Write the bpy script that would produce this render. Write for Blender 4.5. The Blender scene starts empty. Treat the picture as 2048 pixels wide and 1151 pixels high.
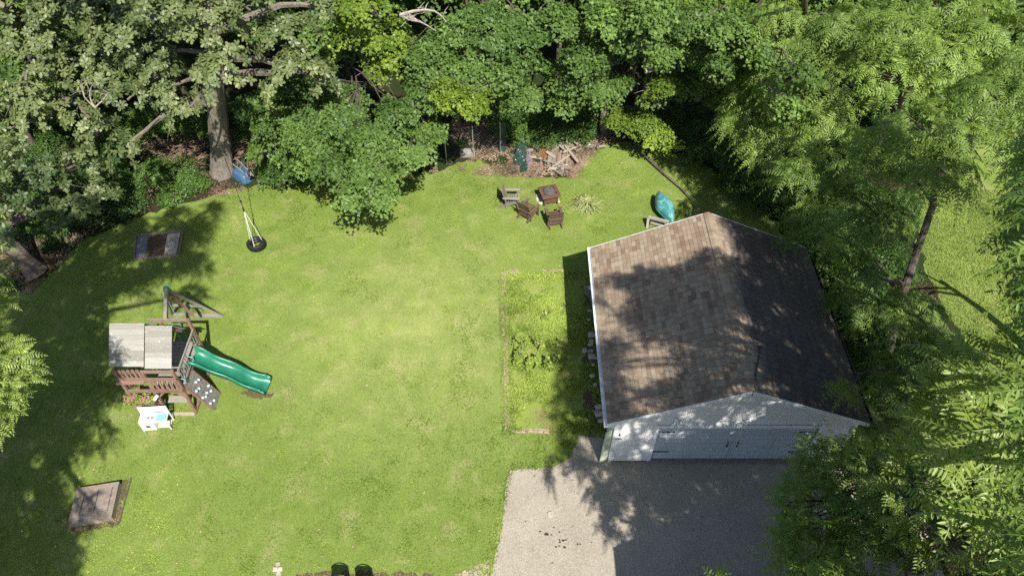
import bpy, math, random
import numpy as np
from mathutils import Vector, Matrix, geometry

sc = bpy.context.scene
R = math.radians
# ------------------------------------------------------------------ camera
CAM_H, PITCH, FPX = 22.37, R(48.57), 1480.0       # drone height, tilt below the horizon, focal length for a 2048 px wide picture
cam_d = bpy.data.cameras.new("camera"); cam = bpy.data.objects.new("camera", cam_d)
sc.collection.objects.link(cam); sc.camera = cam
cam.location = (0, 0, CAM_H); cam.rotation_euler = (R(90) - PITCH, 0, 0)
cam_d.sensor_width = 36; cam_d.lens = 36 * FPX / 2048; cam_d.clip_end = 600; cam_d.clip_start = 0.2
# ------------------------------------------------------------------ light
SUN = Vector((0.272, -0.78, 1.0)).normalized()     # direction towards the sun
elev = math.asin(SUN.z)
world = bpy.data.worlds.new("World"); sc.world = world; world.use_nodes = True
wn = world.node_tree.nodes; wl = world.node_tree.links
sky = wn.new("ShaderNodeTexSky"); sky.sky_type = 'NISHITA'; sky.sun_disc = False
sky.sun_elevation = elev; sky.sun_rotation = math.atan2(SUN.x, SUN.y)
bg = wn["Background"]; wl.new(sky.outputs[0], bg.inputs[0]); bg.inputs[1].default_value = 0.088
sun_d = bpy.data.lights.new("sun", 'SUN'); sun_d.energy = 5.0; sun_d.angle = R(0.53); sun_d.color = (1, 0.955, 0.88)
sun = bpy.data.objects.new("sun", sun_d); sc.collection.objects.link(sun)
sun.rotation_euler = SUN.to_track_quat('Z', 'Y').to_euler(); sun.location = (10, -30, 40)
sc.view_settings.view_transform = 'Standard'; sc.view_settings.look = 'None'
sc.view_settings.exposure = 0.66; sc.view_settings.gamma = 1.0
sc.cycles.max_bounces = 6; sc.cycles.diffuse_bounces = 3; sc.cycles.glossy_bounces = 2
sc.cycles.transmission_bounces = 3; sc.cycles.sample_clamp_indirect = 6
try: sc.cycles.use_denoising = False
except Exception: pass

# ------------------------------------------------------------------ helpers
SP, CP = math.sin(PITCH), math.cos(PITCH)
def G(px, py, z=0.0):
    """world point at height z that the photograph shows at (px, py)"""
    a = (px - 1024) / FPX; b = (575.5 - py) / FPX
    d = (a, CP + b * SP, -SP + b * CP); t = (z - CAM_H) / d[2]
    return Vector((d[0] * t, d[1] * t, z))
def depth(p): return CP * p[1] - SP * (p[2] - CAM_H)
def PX(p):
    F = depth(p); U = SP * p[1] + CP * (p[2] - CAM_H)
    return 1024 + FPX * p[0] / F, 575.5 - FPX * U / F

def link(o, parent=None):
    sc.collection.objects.link(o)
    if parent is not None: o.parent = parent
    return o
def tag(o, label=None, cat=None, group=None, kind=None):
    if label: o["label"] = label
    if cat: o["category"] = cat
    if group: o["group"] = group
    if kind: o["kind"] = kind
    return o
def thing(name, label, cat, loc=(0, 0, 0), rz=0, group=None):
    o = bpy.data.objects.new(name, None); o.empty_display_size = 0.2
    link(o); o.location = loc; o.rotation_euler = (0, 0, rz)
    return tag(o, label, cat, group)
def copy_tree(o, parent=None):
    c = o.copy(); link(c, parent)
    for ch in list(o.children): copy_tree(ch, c)
    return c

rnd = random.Random(7); rr = random.Random(6)
class MB:
    """collects primitives into one mesh; every primitive carries a random 'tint'"""
    def __init__(s, seed=1): s.v = []; s.f = []; s.t = []; s.r = random.Random(seed); s.lo = 0.0
    def add(s, vs, fs, tint=None):
        k = len(s.v); s.v += [tuple(v) for v in vs]
        if tint is None: tint = s.lo + (1 - s.lo) * s.r.random()
        for f in fs: s.f.append(tuple(i + k for i in f)); s.t.append(tint)
        return s
    def box(s, c, size, rot=(0, 0, 0), tint=None, taper=1.0):
        x, y, z = size[0] / 2, size[1] / 2, size[2] / 2
        m = Matrix.Rotation(rot[2], 3, 'Z') @ Matrix.Rotation(rot[1], 3, 'Y') @ Matrix.Rotation(rot[0], 3, 'X')
        vs = []
        for dz in (-z, z):
            k = taper if dz > 0 else 1
            for a, b in ((-x, -y), (x, -y), (x, y), (-x, y)): vs.append(Vector(c) + m @ Vector((a * k, b * k, dz)))
        return s.add(vs, [(0, 3, 2, 1), (4, 5, 6, 7), (0, 1, 5, 4), (1, 2, 6, 5), (2, 3, 7, 6), (3, 0, 4, 7)], tint)
    def beam(s, p0, p1, w, h, tint=None, up=(0, 0, 1)):
        p0, p1 = Vector(p0), Vector(p1); d = (p1 - p0).normalized(); u = Vector(up)
        if abs(d.dot(u)) > 0.97: u = Vector((0, 1, 0))
        sd = d.cross(u).normalized(); u = sd.cross(d).normalized()
        vs = []
        for p in (p0, p1):
            for a, b in ((-1, -1), (1, -1), (1, 1), (-1, 1)): vs.append(p + sd * (a * w / 2) + u * (b * h / 2))
        return s.add(vs, [(0, 1, 2, 3), (7, 6, 5, 4), (0, 4, 5, 1), (1, 5, 6, 2), (2, 6, 7, 3), (3, 7, 4, 0)], tint)
    def tube(s, pts, rad, n=7, tint=None, cap=True, wob=0.0):
        pts = [Vector(p) for p in pts]
        if not isinstance(rad, (list, tuple)): rad = [rad] * len(pts)
        vs = []; fs = []
        ref = Vector((0.31, 0.92, 0.11)).normalized()
        for i, p in enumerate(pts):
            d = (pts[min(i + 1, len(pts) - 1)] - pts[max(i - 1, 0)]).normalized()
            a = d.cross(ref)
            if a.length < 0.05: a = d.cross(Vector((1, 0, 0)))
            a.normalize(); b = d.cross(a)
            for k in range(n):
                t = 2 * math.pi * k / n; q = rad[i] * (1 + (s.r.uniform(-wob, wob) if wob else 0))
                vs.append(p + (a * math.cos(t) + b * math.sin(t)) * q)
        for i in range(len(pts) - 1):
            for k in range(n):
                k2 = (k + 1) % n; fs.append((i * n + k, i * n + k2, (i + 1) * n + k2, (i + 1) * n + k))
        if cap: fs.append(tuple(range(n))[::-1]); fs.append(tuple(range((len(pts) - 1) * n, len(pts) * n)))
        return s.add(vs, fs, tint)
    def lathe(s, prof, c=(0, 0, 0), n=20, axis='Z', tint=None, close=False):
        vs = []; fs = []; m = len(prof)
        for k in range(n):
            t = 2 * math.pi * k / n
            for r, z in prof:
                v = (r * math.cos(t), r * math.sin(t), z)
                if axis == 'X': v = (v[2], v[0], v[1])
                if axis == 'Y': v = (v[0], v[2], v[1])
                vs.append((v[0] + c[0], v[1] + c[1], v[2] + c[2]))
        for k in range(n):
            k2 = (k + 1) % n
            for i in range(m if close else m - 1):
                j = (i + 1) % m; fs.append((k * m + i, k2 * m + i, k2 * m + j, k * m + j))
        return s.add(vs, fs, tint)
    def rock(s, c, size, tint=None, seed=None):
        r = s.r; vs = []; fs = []; n, m = 8, 5
        for i in range(m + 1):
            th = math.pi * i / m
            for k in range(n):
                t = 2 * math.pi * k / n + 0.3 * (i % 2); q = r.uniform(0.82, 1.12)
                a, b, z = math.sin(th) * math.cos(t), math.sin(th) * math.sin(t), math.cos(th)
                sg = lambda x: math.copysign(abs(x) ** 0.7, x)
                vs.append((c[0] + sg(a) * size[0] / 2 * q, c[1] + sg(b) * size[1] / 2 * q, c[2] + sg(z) * size[2] / 2 * q))
        for i in range(m):
            for k in range(n): k2 = (k + 1) % n; fs.append((i * n + k, (i + 1) * n + k, (i + 1) * n + k2, i * n + k2))
        return s.add(vs, fs, tint)
    def build(s, name, mat, parent=None, smooth=False, loc=None, bevel=0):
        me = bpy.data.meshes.new(name); me.from_pydata(s.v, [], s.f); me.update()
        at = me.attributes.new("tint", 'FLOAT', 'FACE'); at.data.foreach_set("value", s.t)
        me.materials.append(mat)
        if smooth: me.polygons.foreach_set("use_smooth", [True] * len(s.f))
        o = bpy.data.objects.new(name, me); link(o, parent)
        if loc is not None: o.location = loc
        if bevel:
            b = o.modifiers.new("bevel", 'BEVEL'); b.width = bevel; b.segments = 2; b.limit_method = 'ANGLE'
        return o

# ------------------------------------------------------------------ materials
def hexc(r, g, b):
    f = lambda c: ((c / 255 + 0.055) / 1.055) ** 2.4 if c > 10 else c / 255 / 12.92
    return (f(r), f(g), f(b), 1)
class Mat:
    def __init__(s, name, rough=0.8, spec=0.3, metal=0.0):
        s.m = bpy.data.materials.new(name); s.m.use_nodes = True; s.nt = s.m.node_tree
        s.n = s.nt.nodes; s.b = s.n["Principled BSDF"]; s.b.inputs["Roughness"].default_value = rough
        s.b.inputs["Specular IOR Level"].default_value = spec; s.b.inputs["Metallic"].default_value = metal
        s.tc = s.n.new("ShaderNodeTexCoord")
    def L(s, a, b): s.nt.links.new(a, b)
    def coord(s, scale=(1, 1, 1), rz=0, kind="Object"):
        mp = s.n.new("ShaderNodeMapping"); mp.inputs["Scale"].default_value = scale; mp.inputs["Rotation"].default_value = (0, 0, rz)
        s.L(s.tc.outputs[kind], mp.inputs[0]); return mp.outputs[0]
    def world(s, scale=(1, 1, 1)):
        g = s.n.new("ShaderNodeNewGeometry"); mp = s.n.new("ShaderNodeMapping"); mp.inputs["Scale"].default_value = scale
        s.L(g.outputs["Position"], mp.inputs[0]); return mp.outputs[0]
    def noise(s, vec, scale, detail=4, rough=0.55, dist=0.0):
        t = s.n.new("ShaderNodeTexNoise"); t.inputs["Scale"].default_value = scale; t.inputs["Detail"].default_value = detail
        t.inputs["Roughness"].default_value = rough; t.inputs["Distortion"].default_value = dist
        if vec is not None: s.L(vec, t.inputs["Vector"])
        return t.outputs["Fac"]
    def voronoi(s, vec, scale, feature='F1', out="Distance"):
        t = s.n.new("ShaderNodeTexVoronoi"); t.feature = feature; t.inputs["Scale"].default_value = scale
        s.L(vec, t.inputs["Vector"]); return t.outputs[out]
    def attr(s, name="tint"):
        a = s.n.new("ShaderNodeAttribute"); a.attribute_name = name; return a.outputs["Fac"]
    def ramp(s, fac, stops, interp='LINEAR'):
        r = s.n.new("ShaderNodeValToRGB"); r.color_ramp.interpolation = interp; e = r.color_ramp.elements
        while len(e) < len(stops): e.new(0.5)
        for i, (p, c) in enumerate(stops):
            e[i].position = p; e[i].color = c if not isinstance(c, (int, float)) else (c, c, c, 1)
        s.L(fac, r.inputs[0]); return r.outputs[0]
    def mix(s, fac, a, b, mode='MIX'):
        m = s.n.new("ShaderNodeMix"); m.data_type = 'RGBA'; m.blend_type = mode
        for sock, v in ((m.inputs[0], fac), (m.inputs[6], a), (m.inputs[7], b)):
            if hasattr(v, "is_linked") or hasattr(v, "links"): s.L(v, sock)
            else: sock.default_value = v
        return m.outputs[2]
    def math(s, op, a, b=0.0):
        m = s.n.new("ShaderNodeMath"); m.operation = op
        for i, v in enumerate((a, b)):
            if hasattr(v, "links"): s.L(v, m.inputs[i])
            else: m.inputs[i].default_value = v
        return m.outputs[0]
    def color(s, c):
        if hasattr(c, "links"): s.L(c, s.b.inputs["Base Color"])
        else: s.b.inputs["Base Color"].default_value = c
        return s
    def bump(s, h, strength=0.4, dist=0.02):
        b = s.n.new("ShaderNodeBump"); b.inputs["Strength"].default_value = strength; b.inputs["Distance"].default_value = dist
        s.L(h, b.inputs["Height"]); s.L(b.outputs[0], s.b.inputs["Normal"]); return s

def wood(name, a, b, c=None, sc_=6, rough=0.8, grain=(1, 1, 1)):
    m = Mat(name, rough, 0.25); v = m.world(grain)
    n = m.noise(v, sc_, 5, 0.6); n2 = m.noise(v, sc_ * 7, 3)
    col = m.mix(m.attr(), a, b)
    col = m.mix(m.ramp(n, [(0.35, 0.0), (0.7, 1.0)]), col, c or b)
    col = m.mix(0.5, col, m.ramp(n2, [(0.3, 0.45), (0.7, 1.0)]), 'MULTIPLY')
    return m.color(col).bump(n2, 0.3, 0.005).m
def plain(name, col, rough=0.6, spec=0.4, var=0.15, metal=0.0, sc_=8):
    m = Mat(name, rough, spec, metal); n = m.noise(m.world(), sc_, 5, 0.6)
    lo = tuple(x * (1 - var) for x in col[:3]) + (1,); hi = tuple(min(1, x * (1 + var)) for x in col[:3]) + (1,)
    return m.color(m.ramp(n, [(0.3, lo), (0.7, hi)])).m

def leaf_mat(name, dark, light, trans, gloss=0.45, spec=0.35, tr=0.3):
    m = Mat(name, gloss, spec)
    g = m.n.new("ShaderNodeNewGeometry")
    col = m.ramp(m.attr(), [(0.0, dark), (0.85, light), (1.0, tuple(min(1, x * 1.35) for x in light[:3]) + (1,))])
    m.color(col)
    t = m.n.new("ShaderNodeBsdfTranslucent"); m.L(m.mix(0.75, col, trans, 'MIX'), t.inputs[0])
    mx = m.n.new("ShaderNodeMixShader"); mx.inputs[0].default_value = tr
    m.L(m.b.outputs[0], mx.inputs[1]); m.L(t.outputs[0], mx.inputs[2])
    m.L(mx.outputs[0], m.n["Material Output"].inputs[0])
    return m.m

LM = dict(
    maple=leaf_mat("maple leaf", (0.035, 0.08, 0.018, 1), (0.145, 0.235, 0.05, 1), (0.19, 0.32, 0.03, 1), .5, .3),
    lime=leaf_mat("lime maple leaf", (0.085, 0.155, 0.018, 1), (0.23, 0.32, 0.04, 1), (0.30, 0.42, 0.03, 1), .5, .3),
    oak=leaf_mat("oak leaf", (0.04, 0.075, 0.022, 1), (0.205, 0.24, 0.09, 1), (0.15, 0.22, 0.03, 1), 0.45, 0.4, 0.18),
    walnut=leaf_mat("pinnate leaf", (0.05, 0.11, 0.018, 1), (0.205, 0.30, 0.055, 1), (0.28, 0.40, 0.03, 1)),
    ail=leaf_mat("large pinnate leaf", (0.085, 0.155, 0.022, 1), (0.27, 0.35, 0.07, 1), (0.32, 0.46, 0.04, 1), 0.4, 0.4),
    shrub=leaf_mat("shrub leaf", (0.03, 0.07, 0.014, 1), (0.11, 0.20, 0.035, 1), (0.15, 0.28, 0.03, 1)),
    grass=leaf_mat("grass blade", (0.11, 0.165, 0.028, 1), (0.275, 0.34, 0.075, 1), (0.2, 0.28, 0.04, 1), 0.6, 0.2, 0.25),
    weed=leaf_mat("weed leaf", (0.11, 0.18, 0.02, 1), (0.31, 0.39, 0.075, 1), (0.28, 0.40, 0.03, 1), 0.6, 0.2, 0.3),
)
def bark(name, a, b):
    m = Mat(name, 0.9, 0.15); v = m.world((1, 1, 0.25)); n = m.noise(v, 22, 6, 0.65, 0.6); n2 = m.noise(m.world(), 2.5, 3)
    col = m.mix(m.ramp(n, [(0.35, 0.0), (0.65, 1.0)]), a, b); col = m.mix(0.5, col, m.ramp(n2, [(0.3, 0.5), (0.7, 1.0)]), 'MULTIPLY')
    return m.color(col).bump(n, 0.9, 0.03).m
M_bark = bark("grey bark", (0.12, 0.10, 0.08, 1), (0.30, 0.27, 0.22, 1))
M_barkd = bark("dark bark", (0.07, 0.055, 0.045, 1), (0.19, 0.16, 0.13, 1))
M_dead = bark("bleached dead wood", (0.3, 0.25, 0.21, 1), (0.5, 0.44, 0.38, 1))
M_brush = bark("brush twigs", (0.16, 0.10, 0.07, 1), (0.36, 0.26, 0.19, 1))
M_red = wood("reddish stained timber", (0.20, 0.095, 0.06, 1), (0.33, 0.18, 0.12, 1), (0.27, 0.2, 0.16, 1))
M_grey = wood("weathered grey timber", (0.25, 0.22, 0.18, 1), (0.38, 0.34, 0.28, 1), (0.31, 0.29, 0.26, 1))
M_pale = wood("pale raw timber", (0.45, 0.38, 0.26, 1), (0.58, 0.5, 0.36, 1), (0.4, 0.34, 0.26, 1))
M_chair = wood("brown stained chair wood", (0.11, 0.065, 0.045, 1), (0.17, 0.10, 0.07, 1), (0.15, 0.11, 0.09, 1))
M_chairg = wood("grey worn chair wood", (0.24, 0.22, 0.19, 1), (0.33, 0.3, 0.26, 1), (0.18, 0.15, 0.13, 1))
M_board = wood("old fallen boards", (0.2, 0.15, 0.11, 1), (0.36, 0.29, 0.22, 1), (0.26, 0.2, 0.16, 1))
M_black = plain("black metal", (0.015, 0.015, 0.017, 1), 0.5, 0.4)
M_rubber = plain("tyre rubber", (0.018, 0.018, 0.02, 1), 0.45, 0.5)
M_white = plain("white paint", (0.72, 0.73, 0.75, 1), 0.55, 0.3, 0.05)
M_mint = plain("pale mint paint", (0.62, 0.72, 0.74, 1), 0.6, 0.3, 0.06)
M_blue = plain("light blue plastic", (0.2, 0.42, 0.68, 1), 0.4, 0.4, 0.08)
M_cream = plain("cream counter", (0.72, 0.62, 0.45, 1), 0.6, 0.3, 0.12)
M_rope = plain("white rope", (0.72, 0.7, 0.62, 1), 0.8, 0.1, 0.1)
M_roped = plain("dark rope", (0.05, 0.05, 0.04, 1), 0.9, 0.1, 0.1)
M_teal = plain("teal rope handle", (0.2, 0.42, 0.42, 1), 0.5, 0.3)
M_stone = plain("field stone", (0.42, 0.37, 0.31, 1), 0.9, 0.2, 0.3)
M_pink = plain("pink petals", (0.5, 0.14, 0.28, 1), 0.6, 0.2, 0.25)
M_metal = plain("galvanised steel", (0.42, 0.43, 0.44, 1), 0.45, 0.5, 0.12, 0.7)

# ------------------------------------------------------------------ ground sheets
def sheet(name, pts, z, mat, jit=0.0, step=0.18, seed=3, **k):
    r = random.Random(seed); out = []
    for i, a in enumerate(pts):
        b = pts[(i + 1) % len(pts)]; a = Vector((a[0], a[1])); b = Vector((b[0], b[1])); L = (b - a).length
        n = max(1, int(L / step)) if jit and L < 40 else 1
        nrm = Vector((-(b - a).y, (b - a).x)).normalized() if L > 0 else Vector((0, 0))
        for j in range(n):
            q = a.lerp(b, j / n) + nrm * (r.uniform(-jit, jit) if j else 0); out.append((q.x, q.y, z))
    tri = geometry.tessellate_polygon([[Vector(p) for p in out]])
    me = bpy.data.meshes.new(name); fs = []
    for t in tri:
        a, b, c = (Vector(out[i]) for i in t)
        fs.append(t if (b - a).cross(c - a).z > 0 else t[::-1])
    me.from_pydata(out, [], fs); me.update(); me.materials.append(mat)
    o = bpy.data.objects.new(name, me); link(o); o["kind"] = k.get("kind", "structure"); return o
def xy(*pp): return [tuple(G(*p)[:2]) for p in pp]

# forest floor: brown litter with patches of ground cover
m = Mat("leaf litter", 0.95, 0.1); v = m.world()
litter = m.ramp(m.noise(v, 9, 8, 0.75), [(0.3, (0.016, 0.012, 0.008, 1)), (0.5, (0.05, 0.034, 0.022, 1)), (0.68, (0.13, 0.09, 0.06, 1))])
green = m.ramp(m.noise(v, 14, 6, 0.7), [(0.3, (0.015, 0.03, 0.008, 1)), (0.7, (0.045, 0.075, 0.02, 1))])
m.color(m.mix(m.ramp(m.noise(v, 0.45, 4, 0.6), [(0.4, 0.0), (0.55, 1.0)]), litter, green)); m.bump(m.noise(v, 18, 6, 0.8), 1.0, 0.08)
M_floor = m.m
sheet("forest_floor", [(-300, -260), (300, -260), (300, 340), (-300, 340)], 0.0, M_floor)

# lawn
def lawn_mat(name, dk, md, lt, dry, k=1.0):
    m = Mat(name, 0.95, 0.1); v = m.world()
    fine = m.noise(v, 34, 6, 0.8); mid = m.noise(v, 4.5, 5, 0.65); big = m.noise(v, 0.55, 4, 0.6); dryn = m.noise(v, 0.85, 6, 0.65, 0.4)
    col = m.ramp(fine, [(0.3, dk), (0.5, md), (0.7, lt)])
    col = m.mix(m.ramp(mid, [(0.35, 0.0), (0.7, 0.65)]), col, m.mix(0.5, lt, dk))
    col = m.mix(m.ramp(big, [(0.3, 0.6), (0.6, 0.0)]), col, md)
    col = m.mix(m.ramp(dryn, [(0.52, 0.0), (0.72, 0.55 * k)]), col, dry)
    gp = m.n.new("ShaderNodeVectorMath"); gp.operation = 'DISTANCE'; gp.inputs[1].default_value = tuple(G(835, 655)); m.L(v, gp.inputs[0])
    worn = m.math('MULTIPLY', m.ramp(m.math('DIVIDE', gp.outputs["Value"], 7.0), [(0.0, 0.75), (1.0, 0.0)]), m.ramp(m.noise(v, 1.1, 4, 0.6), [(0.3, 0.3), (0.65, 1.0)]))  # pale patch blend factor, strongest at one point and fading outwards in patches
    col = m.mix(worn, col, (0.42, 0.44, 0.165, 1))       # paler grass towards the middle of the yard
    v2 = m.noise(v, 1.7, 5, 0.7); col = m.mix(0.55, col, m.ramp(v2, [(0.3, 0.68), (0.65, 1.0)]), 'MULTIPLY')
    return m.color(col).bump(m.noise(v, 60, 5, 0.8), 0.9, 0.03).m
M_lawn = lawn_mat("lawn", (0.105, 0.175, 0.028, 1), (0.19, 0.27, 0.052, 1), (0.28, 0.355, 0.092, 1), (0.42, 0.36, 0.19, 1))
M_bed = lawn_mat("weedy bed ground", (0.13, 0.2, 0.03, 1), (0.23, 0.31, 0.05, 1), (0.33, 0.40, 0.09, 1), (0.27, 0.2, 0.12, 1), 1.7)
LAWN = [(-26, -14)] + [(-26, 14.5), (-21.5, 18.5)] + xy((95, 555), (165, 480), (280, 435), (400, 400), (455, 378), (540, 372), (640, 358), (760, 352), (870, 345), (915, 326), (960, 318),
        (1025, 350), (1085, 356), (1145, 352), (1160, 318), (1195, 288), (1260, 284), (1330, 300), (1420, 335), (1500, 400), (1560, 450)) + [(11.6, 21), (11.4, 11), (12.5, -14)]
sheet("lawn", LAWN, 0.004, M_lawn, 0.16, 0.22)
NLAWN = xy((1845, 395), (1835, 470), (1860, 560), (1900, 640), (1970, 720)) + [(24, 12), (70, 6), (70, 52), (30, 44)] + xy((1950, 330))
sheet("neighbour_lawn", NLAWN, 0.004, M_lawn, 0.2, 0.4)
BED = xy((1004, 548), (1130, 543), (1182, 540)) + [(3.2, 12.9)] + xy((1100, 866), (1013, 865))
sheet("weedy_garden_bed", BED, 0.008, M_bed, 0.05, 0.2)

# driveway
m = Mat("worn asphalt", 0.93, 0.15); v = m.world()
agg = m.voronoi(v, 42, 'F1', "Color"); sp = m.noise(v, 26, 6, 0.95); big = m.noise(v, 0.8, 5, 0.6)
col = m.ramp(sp, [(0.30, (0.125, 0.11, 0.085, 1)), (0.5, (0.345, 0.305, 0.24, 1)), (0.7, (0.64, 0.575, 0.46, 1))])
col = m.mix(0.6, col, m.ramp(big, [(0.3, 0.72), (0.65, 1.0)]), 'MULTIPLY')
oil = m.noise(v, 1.3, 6, 0.7, 0.6); col = m.mix(m.ramp(oil, [(0.60, 0.0), (0.78, 0.55)]), col, (0.05, 0.046, 0.042, 1))
m.color(col).bump(sp, 0.5, 0.01)
M_asph = m.m
DRV = xy((983, 1151), (990, 1112), (1003, 1062), (1008, 1010), (1012, 970), (1021, 940), (1060, 937), (1108, 934), (1140, 915), (1152, 890), (1158, 863), (1205, 862)) + \
      [(3.25, 12.03), (13, 12.03), (13, -14), (-0.8, -14), (-0.8, 6)]
sheet("driveway", DRV, 0.012, M_asph, 0.03, 0.12)
m = Mat("hexagon pavers", 0.9, 0.2); v = m.world()
e = m.voronoi(v, 5.2, 'DISTANCE_TO_EDGE'); c = m.voronoi(v, 5.2, 'F1', "Color")
cs_ = m.n.new("ShaderNodeSeparateColor"); m.L(c, cs_.inputs[0]); col = m.ramp(cs_.outputs[0], [(0.0, (0.30, 0.24, 0.19, 1)), (1.0, (0.47, 0.39, 0.31, 1))]); col = m.mix(m.ramp(e, [(0.03, 1.0), (0.07, 0.0)]), col, (0.12, 0.15, 0.04, 1))
m.color(m.mix(0.5, col, m.ramp(m.noise(v, 20, 4, 0.7), [(0.3, 0.6), (0.7, 1.0)]), 'MULTIPLY')).bump(e, 0.5, 0.02)
sheet("paved_path", xy((978, 1118), (950, 1132), (905, 1151)) + [(-2.6, 6), (-0.82, 6)] + xy((982, 1150)), 0.008, m.m, 0.05, 0.1)
# bare soil strips
M_soil = (lambda m: m.color(m.ramp(m.noise(m.world(), 12, 7, 0.75), [(0.3, (0.05, 0.035, 0.022, 1)), (0.55, (0.13, 0.09, 0.06, 1)), (0.75, (0.24, 0.18, 0.12, 1))])).bump(m.noise(m.world(), 20, 5), 0.8, 0.04).m)(Mat("bare soil", 0.95, 0.1))
sheet("soil_strip", [(2.55, 13.3), (3.2, 12.1), (3.25, 12.1), (3.27, 19.4), (2.85, 19.4), (2.7, 17), (2.6, 15)], 0.011, M_soil, 0.09, 0.15)
sheet("soil_patch", xy((236, 958), (258, 957), (238, 1048), (190, 1056), (150, 1068), (132, 1058), (150, 1000)), 0.008, M_soil, 0.07, 0.15)
sheet("worn_soil", xy((590, 1146), (640, 1142), (760, 1144), (880, 1149), (900, 1160)) + [(-2.2, 5), (-6.5, 5)], 0.008, M_soil, 0.12, 0.15)
# oil drips and round pale cap on the driveway
M_oil = plain("oil stain", (0.035, 0.03, 0.026, 1), 0.7, 0.3)
mb = MB(5)
for px, py, r_ in ((1093, 1068, .05), (1103, 1069, .03), (1119, 1079, .03), (1126, 1080, .035), (1118, 1091, .03), (1129, 1094, .04), (1132, 1079, .03), (1112, 1093, .03), (1155, 1087, .03), (1160, 1088, .025), (1080, 1062, .03), (1108, 1054, .025), (1119, 1063, .025), (1120, 1083, .03), (1183, 1084, .02), (1051, 1042, .02)):
    p = G(px, py); k = len(mb.v); vs = [(p.x, p.y, 0.016)]; n = 9
    for i in range(n):
        q = r_ * mb.r.uniform(0.6, 1.3); vs.append((p.x + q * 1.3 * math.cos(6.283 * i / n), p.y + q * math.sin(6.283 * i / n), 0.016))
    mb.add(vs, [(0, i + 1, (i + 1) % n + 1) for i in range(n)])
tag(mb.build("oil_drips", M_oil), kind="structure")
cap = MB(2); cap.lathe([(0, .035), (.09, .035), (.1, .03), (.1, .0)], (0, 0, 0), 18)
tag(cap.build("access_cap", M_stone, loc=G(1101, 1028, 0.012)), "small round pale cap set in the sunlit asphalt driveway", "cap")

# ------------------------------------------------------------------ garage
GX, GY, GW, GL = 3.28, 12.04, 7.36, 7.38
OV, FO, ZE, ZR = 0.35, 0.157, 2.62, 4.41
gar = thing("garage", "white sided two car garage with brown shingle roof beside the asphalt driveway", "garage", (GX, GY, 0))
m = Mat("white lap siding", 0.6, 0.3); v = m.world(); n = m.noise(v, 3, 6, 0.7); st = m.noise(m.world((1, 1, 6)), 9, 5, 0.7)
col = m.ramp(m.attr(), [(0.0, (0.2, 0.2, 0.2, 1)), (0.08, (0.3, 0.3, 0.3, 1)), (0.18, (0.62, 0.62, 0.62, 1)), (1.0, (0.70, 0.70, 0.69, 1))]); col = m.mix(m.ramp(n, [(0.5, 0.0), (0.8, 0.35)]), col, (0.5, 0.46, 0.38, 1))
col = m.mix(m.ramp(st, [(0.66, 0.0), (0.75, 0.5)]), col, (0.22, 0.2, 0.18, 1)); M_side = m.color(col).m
xm = GW / 2; slope = (ZR - ZE) / (xm + OV)
def zroof(x): return ZE + (min(x, GW - x) + OV) * slope
DL, DWW, DZ, DH = 1.3, 5.04, 0.16, 2.05        # door opening
mb = MB(11); mb.lo = 0.25; z = 0.12; e = 0.135
while z < ZR - 0.12:
    z1 = min(z + e, ZR - 0.1)
    def ext(zz):
        xx = (zz - ZE) / slope - OV; return max(0.0, xx)
    xa = ext(z1 + 0.1); segs = [(xa, GW - xa)]
    if z < DZ + DH + 0.1: segs = [(xa, DL - 0.1), (DL + DWW + 0.1, GW - xa)]
    for a, b in segs:
        if b - a < 0.05: continue
        xb = ext(z + 0.1); a0, b0 = (min(a, xb if a == xa else a), b + ((xa - xb) if b == GW - xa else 0))
        y0, y1 = -0.05, -0.012
        mb.add([(a0, y0, z), (b0, y0, z), (b, y1, z1), (a, y1, z1), (a0, 0.03, z), (b0, 0.03, z), (b, 0.03, z1), (a, 0.03, z1)],
               [(0, 1, 2, 3), (4, 7, 6, 5), (0, 4, 5, 1), (0, 3, 7, 4), (1, 5, 6, 2), (2, 6, 7, 3)])
        q0 = a + 0.02                               # shadow line under each lap, coloured in as dark strips, in broken lengths
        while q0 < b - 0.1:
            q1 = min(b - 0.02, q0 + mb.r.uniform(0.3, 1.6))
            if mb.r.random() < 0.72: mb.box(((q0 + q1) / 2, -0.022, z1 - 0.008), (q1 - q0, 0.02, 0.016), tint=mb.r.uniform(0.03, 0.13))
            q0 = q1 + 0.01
    z = z1
for side in (0, 1):                                # left and right walls, back wall
    z = 0.12
    while z < ZE - 0.05:
        x = -0.03 if side == 0 else GW + 0.03; xi = -0.012 if side == 0 else GW + 0.012; xin = 0.03 if side == 0 else GW - 0.03
        mb.add([(x, 0.03, z), (x, GL, z), (xi, GL, z + e), (xi, 0.03, z + e), (xin, 0.03, z), (xin, GL, z), (xin, GL, z + e), (xin, 0.03, z + e)],
               [(0, 3, 2, 1), (4, 5, 6, 7), (0, 1, 5, 4), (3, 7, 6, 2)]); z += e
z = 0.12
while z < ZR - 0.2:
    xa = ext(z + e + 0.1)
    mb.box((GW / 2, GL - 0.1, z + e / 2), (GW - 2 * xa - 0.1, 0.04, e)); z += e
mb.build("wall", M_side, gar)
M_conc = plain("stained concrete", (0.2, 0.18, 0.15, 1), 0.9, 0.2, 0.35)
mb = MB(3); mb.box((GW / 2, GL / 2, 0.06), (GW - 0.02, GL - 0.1, 0.12)); mb.box((DL + DWW / 2, -0.02, 0.075), (DWW + 0.1, 0.2, 0.15))
mb.build("foundation", M_conc, gar)
mb = MB(3)                                          # trims
for x in (-0.03, GW + 0.03): mb.box((x, -0.03, 1.27), (0.11, 0.06, 2.5))
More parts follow.
